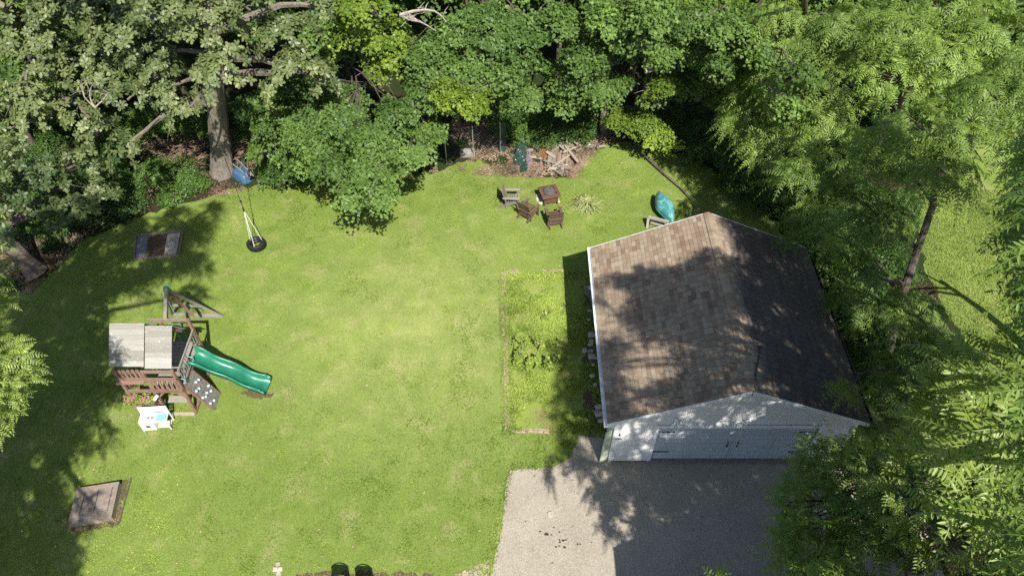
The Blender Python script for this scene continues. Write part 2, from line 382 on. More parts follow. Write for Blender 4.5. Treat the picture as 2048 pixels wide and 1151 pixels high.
mb.box((DL - 0.05, -0.045, DZ + DH / 2 - 0.035), (0.1, 0.06, DH + 0.07)); mb.box((DL + DWW + 0.05, -0.045, DZ + DH / 2 - 0.035), (0.1, 0.06, DH + 0.07))
mb.box((DL + DWW / 2, -0.045, DZ + DH + 0.085), (DWW + 0.2, 0.06, 0.16))
mb.build("corner_trim", M_white, gar)
# door: two leaves of raised panels
m = Mat("pale blue grey door", 0.5, 0.4); m.color(m.mix(m.ramp(m.noise(m.world((1, 1, 3)), 3, 5, .7), [(.45, 0.0), (.8, .3)]), m.ramp(m.attr(), [(0.0, (0.2, 0.22, 0.24, 1)), (0.5, (0.43, 0.48, 0.54, 1)), (1.0, (0.56, 0.60, 0.65, 1))]), (0.36, 0.36, 0.35, 1))); M_door = m.m
for leaf in (0, 1):
    w = DWW / 2 - 0.006; x0 = DL + leaf * (DWW / 2 + 0.006)
    d = MB(8); d.box((x0 + w / 2, 0.03, DZ + DH / 2), (w, 0.04, DH), tint=0.5)
    rows = 4; rh = DH / rows
    for r_ in range(rows):
        zc = DZ + rh * (r_ + 0.5)
        for c_ in (0, 1):
            cx = x0 + w * (0.25 + 0.5 * c_) ; pw, ph = w * 0.40, rh * 0.56
            for a, b, sx, sz in ((0, ph / 2, pw, .03), (0, -ph / 2, pw, .03), (-pw / 2, 0, .03, ph - .03), (pw / 2, 0, .03, ph - .03)):
                d.box((cx + a, -0.004, zc + b), (sx, 0.022, sz), tint=1.0)
            d.box((cx, 0.007, zc), (pw - 0.1, 0.008, ph - 0.09), tint=0.5)
        if r_: d.box((x0 + w / 2, 0.0085, DZ + rh * r_), (w, 0.004, 0.008), tint=0.25)
    dd = d.build("door", M_door, gar, bevel=0.003)
    hx = DL + DWW / 2 + (-0.16 if leaf == 0 else 0.16)
    h = MB(1); h.tube([(hx, 0.0, 1.0), (hx, -0.06, 1.05), (hx, -0.06, 1.25), (hx, 0.0, 1.3)], 0.016, 6); h.box((hx, 0.0, 1.02), (0.05, 0.02, 0.08)); h.box((hx, 0.0, 1.28), (0.05, 0.02, 0.08))
    h.build("handle", M_black, dd)
    for hz in (0.62, 1.88):
        s_ = 1 if leaf == 0 else -1; xe = DL + 0.02 if leaf == 0 else DL + DWW - 0.02
        h = MB(1); h.box((xe + s_ * 0.24, -0.001, hz), (0.48, 0.014, 0.035)); h.box((xe + s_ * 0.5, -0.001, hz), (0.06, 0.014, 0.06), (0, R(45), 0))
        h.build("strap_hinge", M_black, dd)
# shingled roof: every tab its own small slab
m = Mat("asphalt shingles", 0.92, 0.15); v = m.world()
col = m.ramp(m.attr(), [(0.0, (0.18, 0.12, 0.085, 1)), (0.35, (0.275, 0.2, 0.14, 1)), (0.7, (0.36, 0.285, 0.205, 1)), (1.0, (0.43, 0.35, 0.255, 1))])
gr = m.noise(v, 70, 4, 0.85); col = m.mix(0.55, col, m.ramp(gr, [(0.3, 0.45), (0.65, 1.0)]), 'MULTIPLY')
gx = m.n.new("ShaderNodeNewGeometry"); sx = m.n.new("ShaderNodeSeparateXYZ"); m.L(gx.outputs["Position"], sx.inputs[0])
alg_shade = m.math('ADD', m.math('MULTIPLY', m.math('SUBTRACT', sx.outputs[0], GX + xm + 0.25), 1.6), m.math('MULTIPLY', m.math('SUBTRACT', m.noise(m.world((1, 0.35, 1)), 1.6, 5, 0.7), 0.5), 2.4))
alg_shade = m.ramp(alg_shade, [(0.0, 0.0), (0.7, 0.76)])       # black algae streaks plus painted tree shade on the slope beside the woods
col = m.mix(alg_shade, col, (0.045, 0.043, 0.047, 1))
lich = m.noise(v, 13, 3, 0.6); col = m.mix(m.math('MULTIPLY', m.ramp(lich, [(0.73, 0.0), (0.75, 0.85)]), alg_shade), col, (0.5, 0.5, 0.46, 1))
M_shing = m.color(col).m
y0r, y1r = -FO, GL
sl = math.hypot(xm + OV, ZR - ZE); ncourse = 31; ex = sl / ncourse; ang = math.atan2(ZR - ZE, xm + OV)
rs = random.Random(21)
for side in (-1, 1):
    mb = MB(4 + side); ux = Vector((-side * math.cos(ang), 0, math.sin(ang)))       # up the slope
    nn = Vector((side * math.sin(ang), 0, math.cos(ang)))
    e0 = Vector((xm + side * (xm + OV), 0, ZE))
    base = [e0 + Vector((0, y0r, 0)), e0 + Vector((0, y1r, 0)), Vector((xm, y1r, ZR)), Vector((xm, y0r, ZR))]
    vs = [b + nn * 0.0 for b in base] + [b - nn * 0.05 for b in base]
    mb.add(vs, [(0, 1, 2, 3), (7, 6, 5, 4), (0, 4, 5, 1), (1, 5, 6, 2), (3, 2, 6, 7), (0, 3, 7, 4)], 0.2)
    for c_ in range(ncourse):
        yy = y0r - rs.uniform(0, 0.2) if c_ % 2 else y0r - 0.1 - rs.uniform(0, 0.04); blend = rs.random()
        while yy < y1r:
            a, b = max(yy, y0r) + 0.007, min(yy + 0.245, y1r) - 0.007; yy += 0.245
            if rs.random() < 0.35: blend = rs.random()
            if b - a < 0.04: continue
            q0 = e0 + ux * (c_ * ex) + nn * (0.017 + rs.uniform(-.002, .003)); q1 = e0 + ux * ((c_ + 1) * ex + 0.01) + nn * 0.006
            t = min(1, max(0, 0.58 + 0.42 * (blend - 0.5) + rs.uniform(-0.2, 0.2)))
            if rs.random() < 0.07: t *= 0.4
            P = [q0 + Vector((0, a, 0)), q0 + Vector((0, b, 0)), q1 + Vector((0, b, 0)), q1 + Vector((0, a, 0))]
            Q = [p - nn * 0.016 for p in P[:2]]
            mb.add(P + Q, [(0, 1, 2, 3) if side > 0 else (3, 2, 1, 0), (0, 4, 5, 1) if side > 0 else (1, 5, 4, 0)], t)
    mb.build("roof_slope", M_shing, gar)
mb = MB(9); yy = y0r
while yy < y1r - 0.05:
    t = rs.uniform(0.3, 1); b = min(yy + 0.15, y1r)
    A = [Vector((xm - 0.15, 0, ZR - 0.15 * math.tan(ang) + 0.03)), Vector((xm - 0.03, 0, ZR + 0.028)), Vector((xm + 0.03, 0, ZR + 0.028)), Vector((xm + 0.15, 0, ZR - 0.15 * math.tan(ang) + 0.03))]
    vs = [p + Vector((0, yy, 0.014)) for p in A] + [p + Vector((0, b, 0)) for p in A]
    mb.add(vs, [(0, 1, 5, 4)[::-1], (1, 2, 6, 5)[::-1], (2, 3, 7, 6)[::-1], (0, 1, 2, 3)], t); yy += 0.145
mb.build("ridge_cap", M_shing, gar)
for yb in (-FO - 0.012, GL + 0.012):                 # rake boards along both gables
    for s_ in (-1, 1):
        mb = MB(2); y2 = yb + (0.075 if yb < 0 else -0.075)
        mb.beam((xm + s_ * (xm + OV + 0.01), yb, ZE - 0.075), (xm, yb, ZR - 0.075), 0.02, 0.15, up=(0, 0, 1))
        mb.beam((xm + s_ * (xm + OV), y2, ZE - 0.065), (xm, y2, ZR - 0.065), 0.13, 0.02)
        mb.build("rake_board", M_white, gar)
M_gut = plain("white gutter", (0.7, 0.71, 0.72, 1), 0.45, 0.4, 0.12)
for s_ in (-1, 1):
    mb = MB(2); xg = xm + s_ * (xm + OV + 0.06); pr = [(-0.055, 0.0), (-0.05, -0.1), (0.05, -0.1), (0.055, 0.0), (0.045, 0.0), (0.04, -0.09), (-0.04, -0.09), (-0.045, 0.0)]
    vs = [(xg + a, y, ZE + 0.0 + b) for y in (-FO - 0.06, GL + 0.03) for a, b in pr]; n = len(pr)
    mb.add(vs, [(i, (i + 1) % n, n + (i + 1) % n, n + i) for i in range(n)] + [(0, 7, 6, 1), (2, 5, 4, 3), (1, 6, 5, 2)])
    mb.box((xg, -FO - 0.065, ZE - 0.05), (0.11, 0.012, 0.1)); mb.box((xg, GL + 0.035, ZE - 0.05), (0.11, 0.012, 0.1))
    if s_ < 0:
        mb.beam((xg, -FO + 0.0, ZE - 0.1), (xg + 0.3, -0.0, ZE - 0.4), 0.07, 0.05); mb.box((xg + 0.33, 0.1, 1.2), (0.05, 0.07, 2.1))
    mb.build("gutter", M_gut if s_ < 0 else plain("grimy dark gutter", (0.09, 0.08, 0.07, 1), 0.8, 0.2, 0.3), gar)
# flood lights under the gable
def flood(x, z, heads):
    mb = MB(3); mb.lathe([(0, -.05), (.06, -.05), (.07, 0)], (x, -0.05, z), 12, 'Y'); o = mb.build("flood_light", M_white, gar)
    for a in heads:
        h = MB(3); d = Vector((a, -0.6, -0.75)).normalized(); p = Vector((x, -0.07, z)); h.tube([p, p + d * 0.1, p + d * 0.13, p + d * 0.3], [0.02, 0.025, 0.05, 0.085], 10)
        h.build("lamp_head", M_white, o, True)
flood(1.75, 2.72, (-0.45, 0.5)); flood(6.3, 2.6, (0.15,))
mb = MB(1); mb.box((0.1, -0.06, 1.55), (0.22, 0.015, 0.03)); mb.build("latch", M_black, gar)
mb = MB(1); mb.box((0.12, -0.06, 1.8), (0.03, 0.015, 0.14)); mb.box((0.12, -0.064, 1.76), (0.09, 0.015, 0.02)); mb.build("latch", M_black, gar)

# pale green board and things by the garage's left wall
mb = MB(1); mb.beam((0, 0, 0.02), (0.06, 0.05, 1.9), 0.28, 0.02, up=(0.4, -1, 0))
tag(mb.build("board", plain("pale green board", (0.5, 0.55, 0.42, 1), 0.7, 0.2), loc=(3.03, 12.0, 0)), "pale green board leaning at the front left corner of the garage", "board")
mb = MB(1); mb.beam((0, 0, 0.03), (0.35, -1.0, 0.5), 0.14, 0.03)
tag(mb.build("plank", M_mint, loc=G(1176, 573, 0)), "pale grey plank leaning against the left wall of the garage", "plank")
mb = MB(1); mb.box((0, 0, 0.06), (0.18, 0.65, 0.12), (0, 0, 0.3)); mb.box((-0.15, 0.25, 0.05), (0.12, 0.5, 0.1), (0, 0, 0.1))
tag(mb.build("timber_offcuts", M_board, loc=G(1180, 592, 0)), "short weathered timber offcuts lying in the soil by the garage wall", "timber")
for i, (px, py, s_) in enumerate([(1179, 622, .14), (1182, 671, .28), (1183, 684, .2), (1180, 690, .18), (1169, 702, .22), (1181, 703, .2), (1183, 714, .25), (1190, 716, .16), (1178, 640, .14), (1205, 815, .25), (1203, 828, .28), (1206, 842, .2), (1186, 730, .15), (1184, 752, .2), (1190, 770, .16)]):
    mb = MB(40 + i); mb.rock((0, 0, 0), (s_ * 1.1, s_, s_ * 0.6)); p = G(px, py, 0)
    p.x = min(p.x, 3.2 - s_ * 0.6)
    tag(mb.build("stone", M_stone, loc=(p.x, p.y, s_ * 0.2)), "rounded pale stone in the row of stones along the garage's left wall", "stone", "stones along the garage wall")
# twig on the roof
tw = MB(3); a = Vector((GX + xm + 0.12, 12.9, 4.41)); 
def rp(px, py, h=0.05):
    for z in np.linspace(4.5, 2.5, 200):
        p = G(px, py, float(z))
        if zroof(p.x - GX) + h >= z: return p
    return p
p0, p1, p2 = rp(1510, 757), rp(1516, 722), rp(1523, 690)
tw.tube([p0, p0.lerp(p1, .5), p1, p2], [0.018, 0.02, 0.022, 0.012], 6); tw.tube([p0 + Vector((-.1, -.1, 0)), p0, p0 + Vector((.12, -.1, .02))], [.01, .02, .01], 6)
for k in range(7): tw.tube([p1.lerp(p2, k / 7), p1.lerp(p2, k / 7) + Vector((rs.uniform(-.12, .12), rs.uniform(.05, .2), .03))], [.008, .004], 4)
tag(tw.build("twig", M_barkd), "forked dead twig lying on the garage roof near the front of the ridge", "twig")

# ------------------------------------------------------------------ house behind the viewpoint (casts the straight shadow on the driveway)
hs = thing("house", "white sided gabled house beyond the lower edge of the driveway", "house", (4.6, 4.82, 0))
hw, hl, hz, hr = 10.0, 10.0, 5.5, 7.9
mb = MB(2)
for x in (0.2, hw - 0.2): mb.box((x, -hl / 2, hz / 2), (0.2, hl - 0.6, hz))
for y in (-0.3, -hl + 0.3):
    mb.add([(0.3, y, 0), (hw - 0.3, y, 0), (hw - 0.3, y, hz), (hw / 2, y, hr - 0.1), (0.3, y, hz), (0.3, y - .2, 0), (hw - 0.3, y - .2, 0), (hw - 0.3, y - .2, hz), (hw / 2, y - .2, hr - 0.1), (0.3, y - .2, hz)],
           [(4, 3, 2, 1, 0), (5, 6, 7, 8, 9), (0, 1, 6, 5), (1, 2, 7, 6), (2, 3, 8, 7), (3, 4, 9, 8), (4, 0, 5, 9)])
mb.t = [max(t_, .3) for t_ in mb.t]; mb.build("wall", M_side, hs)
mb = MB(2)
for s_ in (0, 1):
    x = 0 if s_ == 0 else hw
    mb.add([(x, 0, hz), (x, -hl, hz), (hw / 2, -hl, hr), (hw / 2, 0, hr), (x, 0, hz - .15), (x, -hl, hz - .15), (hw / 2, -hl, hr - .15), (hw / 2, 0, hr - .15)],
           [(0, 1, 2, 3), (7, 6, 5, 4), (0, 4, 5, 1), (3, 2, 6, 7), (0, 3, 7, 4), (1, 5, 6, 2)], 0.6)
mb.build("roof", M_shing, hs)
#@@OBJECTS@@
# ------------------------------------------------------------------ garden edging
mb = MB(31); rr = random.Random(5)
def edging(a, b, rows=2):
    a, b = Vector(a), Vector(b); d = (b - a).normalized(); nn = Vector((-d.y, d.x, 0)); L = (b - a).length; t = 0
    while t < L:
        for k in range(rows):
            if rr.random() < 0.1: continue
            c = a + d * (t + rr.uniform(-.02, .02)) + nn * ((k - (rows - 1) / 2) * 0.105 + rr.uniform(-.015, .015)); c.z = rr.uniform(-.012, .008)
            mb.box(c, (0.18, 0.085, 0.06), (rr.uniform(-.06, .06), rr.uniform(-.06, .06), math.atan2(d.y, d.x) + rr.uniform(-.12, .12)))
        t += 0.19
edging(G(1007, 548), G(1016, 864)); edging(G(1016, 860), G(1105, 862), 2); edging(G(1004, 548), G(1036, 543)); edging(G(1090, 541), G(1128, 541), 1)
M_brick = plain("pale worn edging brick", (0.32, 0.245, 0.17, 1), 0.9, 0.2, 0.3, sc_=5)
tag(mb.build("garden_edging", M_brick), "worn brick edging around the bright weedy garden bed", "edging")

# ------------------------------------------------------------------ tufts, weeds and small plants
def leaf_arrays(): return dict(p=[], a=[], n=[], L=[], t=[])
TM = {
 'maple': (np.array([(0, 0, 0), (.12, .40, -.02), (.45, .52, -.06), (.52, .22, 0), (1, 0, -.08), (.52, -.22, 0), (.45, -.52, -.06), (.12, -.40, -.02)]), [(0, 1, 2, 3), (0, 3, 4), (0, 4, 5), (0, 5, 6, 7)]),
 'oak': (np.array([(0, 0, 0), (.22, .16, .02), (.34, .09, .02), (.48, .29, .03), (.60, .14, .0), (.78, .25, -.02), (1, 0, -.1), (.78, -.25, -.02), (.60, -.14, 0), (.48, -.29, .03), (.34, -.09, .02), (.22, -.16, .02)]),
         [(0, 1, 2, 10), (0, 10, 11), (2, 3, 4, 10), (4, 8, 9, 10), (4, 5, 6, 8), (6, 7, 8)]),
 'let': (np.array([(0, 0, 0), (.3, .15, .03), (.72, .11, .0), (1, 0, -.07), (.72, -.11, 0), (.3, -.15, .03), (.5, 0, -.03)]), [(0, 6, 2, 1), (6, 3, 2), (0, 5, 4, 6), (6, 4, 3)]),
 'simple': (np.array([(0, 0, 0), (.45, .32, -.03), (1, 0, -.05), (.45, -.32, -.03)]), [(0, 3, 2, 1)]),
 'blade': (np.array([(0, .09, 0), (1, 0, 0), (0, -.09, 0)]), [(0, 2, 1)]),
}
def nrmz(a): return a / np.maximum(np.linalg.norm(a, axis=-1, keepdims=True), 1e-9)
def leaf_mesh(name, P, A, N, L, T, tm, mat, parent=None, W=1.0, extra=None):
    V, F = TM[tm]; K = len(V); n = len(P)
    A = nrmz(A); S = nrmz(np.cross(N, A)); N2 = np.cross(A, S)
    L = np.broadcast_to(L, (n,))[:, None, None]
    vs = P[:, None, :] + L * (A[:, None, :] * V[None, :, 0:1] + S[:, None, :] * V[None, :, 1:2] * W + N2[:, None, :] * V[None, :, 2:3])
    vs = vs.reshape(-1, 3); off = (np.arange(n) * K)[:, None]
    loops = np.concatenate([f for f in F]); cnt = [len(f) for f in F]
    li = (off + np.array(loops)[None, :]).reshape(-1); ct = np.tile(cnt, n); T = np.repeat(T, K)
    if extra is not None:                               # twigs as thin quads: verts (M*4,3)
        e = extra.reshape(-1, 3); b = len(vs); vs = np.vstack([vs, e]); ne = len(e) // 4
        li = np.concatenate([li, b + np.arange(ne * 4)]); ct = np.concatenate([ct, np.full(ne, 4)]); T = np.concatenate([T, np.full(len(e), 0.75)])
    me = bpy.data.meshes.new(name); me.vertices.add(len(vs)); me.vertices.foreach_set("co", vs.astype(np.float32).ravel())
    me.loops.add(len(li)); me.loops.foreach_set("vertex_index", li.astype(np.int32))
    me.polygons.add(len(ct)); st = np.concatenate([[0], np.cumsum(ct)[:-1]]); me.polygons.foreach_set("loop_start", st.astype(np.int32))
    me.update(calc_edges=True); me.validate()
    at = me.attributes.new("tint", 'FLOAT', 'POINT'); at.data.foreach_set("value", np.clip(T, 0, 1).astype(np.float32))
    me.materials.append(mat); o = bpy.data.objects.new(name, me); return link(o, parent)

rng = np.random.default_rng(11)
def in_poly(x, y, poly):
    c = np.zeros(len(x), bool); n = len(poly)
    for i in range(n):
        x1, y1 = poly[i]; x2, y2 = poly[(i + 1) % n]
        cond = ((y1 > y) != (y2 > y)) & (x < (x2 - x1) * (y - y1) / (y2 - y1 + 1e-12) + x1); c ^= cond
    return c
def value_noise(x, y, sc_, seed):
    r = np.random.default_rng(seed); g = r.random((64, 64)); X = x / sc_; Y = y / sc_
    i = np.floor(X).astype(int); j = np.floor(Y).astype(int); u = X - i; v = Y - j; u = u * u * (3 - 2 * u); v = v * v * (3 - 2 * v)
    f = lambda a, b: g[a % 64, b % 64]
    return (f(i, j) * (1 - u) + f(i + 1, j) * u) * (1 - v) + (f(i, j + 1) * (1 - u) + f(i + 1, j + 1) * u) * v
def scatter(poly, n, holes=(), pad=0.0, dens=None):
    p = np.array(poly); lo, hi = p.min(0) - pad, p.max(0) + pad
    x = rng.uniform(lo[0], hi[0], n); y = rng.uniform(lo[1], hi[1], n); k = in_poly(x, y, poly)
    for h in holes: k &= ~in_poly(x, y, h)
    if dens is not None: k &= rng.random(n) < dens(x, y)
    return x[k], y[k]
def tufts(name, poly, n, mat, L0, L1, holes=(), kind="stuff", tilt=0.9, tm='simple', z=0.0, dens=None, W=1.0, tint=0.5):
    x, y = scatter(poly, n, holes, dens=dens); m = len(x); ph = rng.uniform(0, 2 * np.pi, m)
    el = rng.uniform(0.05, tilt, m); A = np.stack([np.cos(ph) * np.cos(el), np.sin(ph) * np.cos(el), np.sin(el)], 1)
    N = np.stack([-np.cos(ph) * np.sin(el), -np.sin(ph) * np.sin(el), np.cos(el)], 1) + rng.normal(0, .35, (m, 3))
    t = tint + 0.7 * (value_noise(x, y, 1.6, 5) - 0.5) + 0.6 * (value_noise(x, y, .5, 6) - 0.5) + .35 * (value_noise(x, y, 4.5, 7) - .5) + rng.normal(0, .2, m)
    o = leaf_mesh(name, np.stack([x, y, np.full(m, z + .006)], 1), A, N, rng.uniform(L0, L1, m), t, tm, mat, W=W); o["kind"] = kind; return o
VIEW = xy((-40, 1190), (2090, 1190), (2090, -5), (-40, -5))
gar_fp = [(3.2, 12.0), (10.7, 12.0), (10.7, 19.5), (3.2, 19.5)]
hatch_fp = xy((136, 1050), (226, 1040), (240, 962), (154, 976))
sept_fp = xy((266, 520), (358, 512), (368, 460), (272, 470))
play_fp = xy((0, 0), (0, 1))
LV = [p for p in LAWN]
tufts("grass", [(-22, 7), (11.4, 7), (11.4, 30), (-22, 30)], 520000, LM['grass'], .03, .065, W=0.55,
      holes=(), dens=lambda x, y: in_poly(x, y, LAWN) & ~in_poly(x, y, gar_fp) & ~in_poly(x, y, BED) & ~in_poly(x, y, DRV) & ~in_poly(x, y, hatch_fp) & ~in_poly(x, y, sept_fp))
tufts("clover", [(-22, 7), (11.4, 7), (11.4, 30), (-22, 30)], 260000, LM['weed'], .03, .06, tilt=.4, tm='maple', z=.02, tint=.35,
      dens=lambda x, y: (in_poly(x, y, LAWN) & ~in_poly(x, y, gar_fp) & ~in_poly(x, y, DRV) & ~in_poly(x, y, hatch_fp) & ~in_poly(x, y, sept_fp)) * np.clip((value_noise(x, y, .8, 8) + value_noise(x, y, .3, 9) - 1.18 + np.clip((y - 22) * .04, 0, .2) + (in_poly(x, y, BED) * .1)) * 2.2, 0, .8))
BARE = [(1085, 845, .45), (1052, 712, .3), (1098, 634, .2), (1038, 686, .2), (1070, 858, .35), (1110, 800, .2), (1060, 575, .2), (1120, 590, .15)]
tufts("garden_weeds", BED, 60000, LM['weed'], .03, .09, tilt=1.1, z=.01, tint=.5, dens=lambda x, y: np.clip((value_noise(x, y, .9, 13) + value_noise(x, y, .3, 14) - .62) * 1.8, 0, 1) * np.prod([np.clip((np.hypot(x - G(*c_[:2]).x, y - G(*c_[:2]).y) - c_[2] * .7) * 2, .15, 1) for c_ in BARE], axis=0))
tufts("edging_grass", xy((996, 540), (1022, 540), (1030, 870), (1004, 870)), 5000, LM['grass'], .03, .07, z=.02)
tufts("driveway_edge_grass", xy((960, 1151), (1000, 1000), (1020, 925), (1110, 922), (1112, 938), (1025, 942), (1012, 1010), (990, 1151)), 6000, LM['grass'], .04, .09)
tufts("neighbour_grass", [p for p in xy((1820, 720), (2060, 740), (2060, 380), (1820, 380))], 60000, LM['grass'], .04, .09, dens=lambda x, y: in_poly(x, y, NLAWN))
# fallen leaves on the litter by the woodpile
M_fall = leaf_mat("fallen leaves", (0.11, 0.075, 0.05, 1), (0.33, 0.235, 0.165, 1), (0.22, 0.15, 0.08, 1), 0.7, 0.2, 0.1)
tufts("fallen_leaves", xy((860, 345), (880, 230), (1240, 230), (1200, 300), (1150, 358), (1030, 354)), 50000, M_fall, .05, .11, tilt=.5, z=.01, dens=lambda x, y: np.clip((value_noise(x, y, 1.1, 3) + value_noise(x, y, .4, 4) - .75) * 2.2, 0, 1))
tufts("fallen_leaves", xy((280, 400), (280, 260), (560, 260), (600, 362), (420, 398)), 26000, M_fall, .05, .11, tilt=.5, z=.01, dens=lambda x, y: np.clip((value_noise(x, y, 1.1, 3) + value_noise(x, y, .4, 4) - .75) * 2.2, 0, 1))
tufts("fallen_leaves", xy((0, 560), (0, 440), (260, 400), (150, 500), (60, 590)), 12000, M_fall, .05, .11, tilt=.5, z=.01, dens=lambda x, y: np.clip((value_noise(x, y, 1.1, 3) + value_noise(x, y, .4, 4) - .75) * 2.2, 0, 1))

tufts("fallen_leaves", xy((1050, 350), (1040, 300), (1120, 285), (1205, 285), (1150, 352)), 9000, M_fall, .05, .11, tilt=.5, z=.012)
tufts("stray_leaves", [(-16, 8), (10, 8), (10, 28), (-16, 28)], 700, M_fall, .05, .1, tilt=.4, z=.03, tint=.9, dens=lambda x, y: in_poly(x, y, LAWN) & ~in_poly(x, y, gar_fp))
# tall weeds in the bed
def stalk_plant(px, py, h, n, label, seed, lean=.2, leafy=6, mat='weed', group=None, spread=.18, stem=None):
    r = random.Random(seed); p = G(px, py); t = thing("weed_plant", label, "weed", p, 0, group)
    mb = MB(seed); P = []; A = []
    for i in range(n):
        b = Vector((r.uniform(-spread, spread), r.uniform(-spread, spread), 0)); e = b + Vector((r.uniform(-lean, lean), r.uniform(-lean, lean), h * r.uniform(.6, 1)))
        mb.tube([b, b.lerp(e, .5) + Vector((r.uniform(-.03, .03),) * 2 + (0,)), e], [.008, .006, .004], 4)
        for k in range(leafy):
            P.append(b.lerp(e, r.uniform(.2, 1))); f = r.uniform(0, 6.28); A.append((math.cos(f), math.sin(f), r.uniform(-.3, .5)))
    mb.build("stem", stem or M_board, t)
    if P: leaf_mesh("foliage", np.array([tuple(x) for x in P]), np.array(A), np.tile((0, 0, 1.), (len(P), 1)), rng.uniform(.08, .17, len(P)), rng.uniform(.2, 1, len(P)), 'simple', LM[mat], t)
for i, (px, py, h, n, lf, lab) in enumerate([(1040, 728, .75, 12, 12, "clump of tall brown stemmed weeds at the left of the garden bed"), (1065, 735, .8, 12, 16, "leafy green weed clump with tall stems in the middle of the garden bed"),
        (1100, 738, .7, 10, 10, "thin clump of dry stalks in the shade patch of the garden bed"), (1045, 695, .5, 9, 6, "low reddish brown dried weeds above the tall stems in the bed"),
        (1030, 700, .7, 4, 3, "few thin pale stems at the left edge of the bed beside the bricks"), (1080, 700, .8, 6, 5, "sparse tall pale stems above the leafy clump in the bed"), (1130, 735, .6, 8, 10, "green weeds in the dappled shade at the right of the bed"),
        (1120, 700, .9, 3, 2, "three tall bare stakes standing near the garage shadow edge"), (1090, 632, .2, 16, 4, "low dark dried weed patch in the upper garden bed")]):
    stalk_plant(px, py, h, n, lab, 60 + i, leafy=lf)
# leafy weed clump near the driveway corner, shaded
# ------------------------------------------------------------------ ornamental grass
og = thing("ornamental_grass", "round clump of pale striped ornamental grass on the lawn right of the fire pit", "grass clump", G(1172, 412))
n = 330; ph = rng.uniform(0, 6.283, n); Lb = rng.uniform(.45, .8, n); rise = rng.uniform(.25, 1.1, n); quads = []
for i in range(n):
    b = np.array([rng.normal(0, .1), rng.normal(0, .1), 0.0]); d = np.array([math.cos(ph[i]), math.sin(ph[i]), 0]); s_ = np.array([-d[1], d[0], 0]) * .016; pts = []
    for t in (0, .35, .7, 1): pts.append(b + d * Lb[i] * (t ** 1.2) * (1.1 - .5 * min(rise[i], 1)) * 1.0 + np.array([0, 0, Lb[i] * rise[i] * (t * 1.5 - t * t * 1.15)]))
    w = [1, 1.2, .9, .2]
    for k in range(3): quads.append([pts[k] - s_ * w[k], pts[k] + s_ * w[k], pts[k + 1] + s_ * w[k + 1], pts[k + 1] - s_ * w[k + 1]])
M_orn = leaf_mat("striped grass blades", (0.2, 0.26, 0.07, 1), (0.50, 0.52, 0.24, 1), (0.4, 0.45, 0.12, 1), .5, .3, .25)
q = np.array(quads).reshape(-1, 3); me = bpy.data.meshes.new("blades"); me.from_pydata([tuple(x) for x in q], [], [tuple(range(i * 4, i * 4 + 4)) for i in range(len(q) // 4)])
at = me.attributes.new("tint", 'FLOAT', 'FACE'); at.data.foreach_set("value", np.repeat(rng.random(n), 3)); me.materials.append(M_orn); link(bpy.data.objects.new("blades", me), og)

# ------------------------------------------------------------------ chairs
def chair(loc, rz, mat, label, arm_mat=None, seed=1):
    t = thing("adirondack_chair", label, "chair", loc, rz, "adirondack chairs around the fire pit")
    W = .62
    for s_ in (-1, 1):
        b = MB(seed); b.box((s_ * W / 2, .30, .27), (.09, .04, .54)); b.build("leg", mat, t)
        b = MB(seed + 1); b.beam((s_ * (W / 2 - .045), .33, .34), (s_ * (W / 2 - .045), -.42, .06), .035, .12); b.build("side_rail", mat, t)
        b = MB(seed + 1); b.box((s_ * W / 2, -.22, .28), (.06, .04, .56)); b.build("leg", mat, t)
        b = MB(seed + 2); b.add([(s_ * (W / 2 + .07), .40, .55), (s_ * (W / 2 - .07), .40, .55), (s_ * (W / 2 - .05), -.36, .55), (s_ * (W / 2 + .03), -.36, .55),
                                 (s_ * (W / 2 + .07), .40, .58), (s_ * (W / 2 - .07), .40, .58), (s_ * (W / 2 - .05), -.36, .58), (s_ * (W / 2 + .03), -.36, .58)],
                                [(0, 1, 2, 3), (7, 6, 5, 4), (0, 4, 5, 1), (1, 5, 6, 2), (2, 6, 7, 3), (3, 7, 4, 0)]); b.build("arm", arm_mat or mat, t)
    b = MB(seed + 3)
    for k in range(6): f = k / 5; b.beam((-W / 2 + .03, .33 - f * .55, .37 - f * .19), (W / 2 - .03, .33 - f * .55, .37 - f * .19), .085, .022)
    b.build("seat", mat, t)
    b = MB(seed + 4)
    for k in range(6):
        f = k / 5 * 2 - 1; h = .93 - .03 * f * f; b.beam((f * .24, -.20, .2), (f * .28, -.38, h + .04), .1, .02, up=(0, 1, 0.3))
    b.beam((-.27, -.30, .5), (.27, -.30, .5), .03, .06); b.beam((-.27, -.25, .26), (.27, -.25, .26), .03, .06)
    b.build("backrest", mat, t)
chair(G(1022, 407), R(-92), M_chairg, "grey weathered adirondack chair left of the fire pit, facing right, arms pale", M_grey, 3)
chair(G(1056, 432), R(-38), M_chair, "dark brown adirondack chair in the middle, its back to the lower left", None, 4)
chair(G(1108, 446), R(10), M_chair, "dark brown adirondack chair below the fire pit, seen squarely from behind", None, 5)
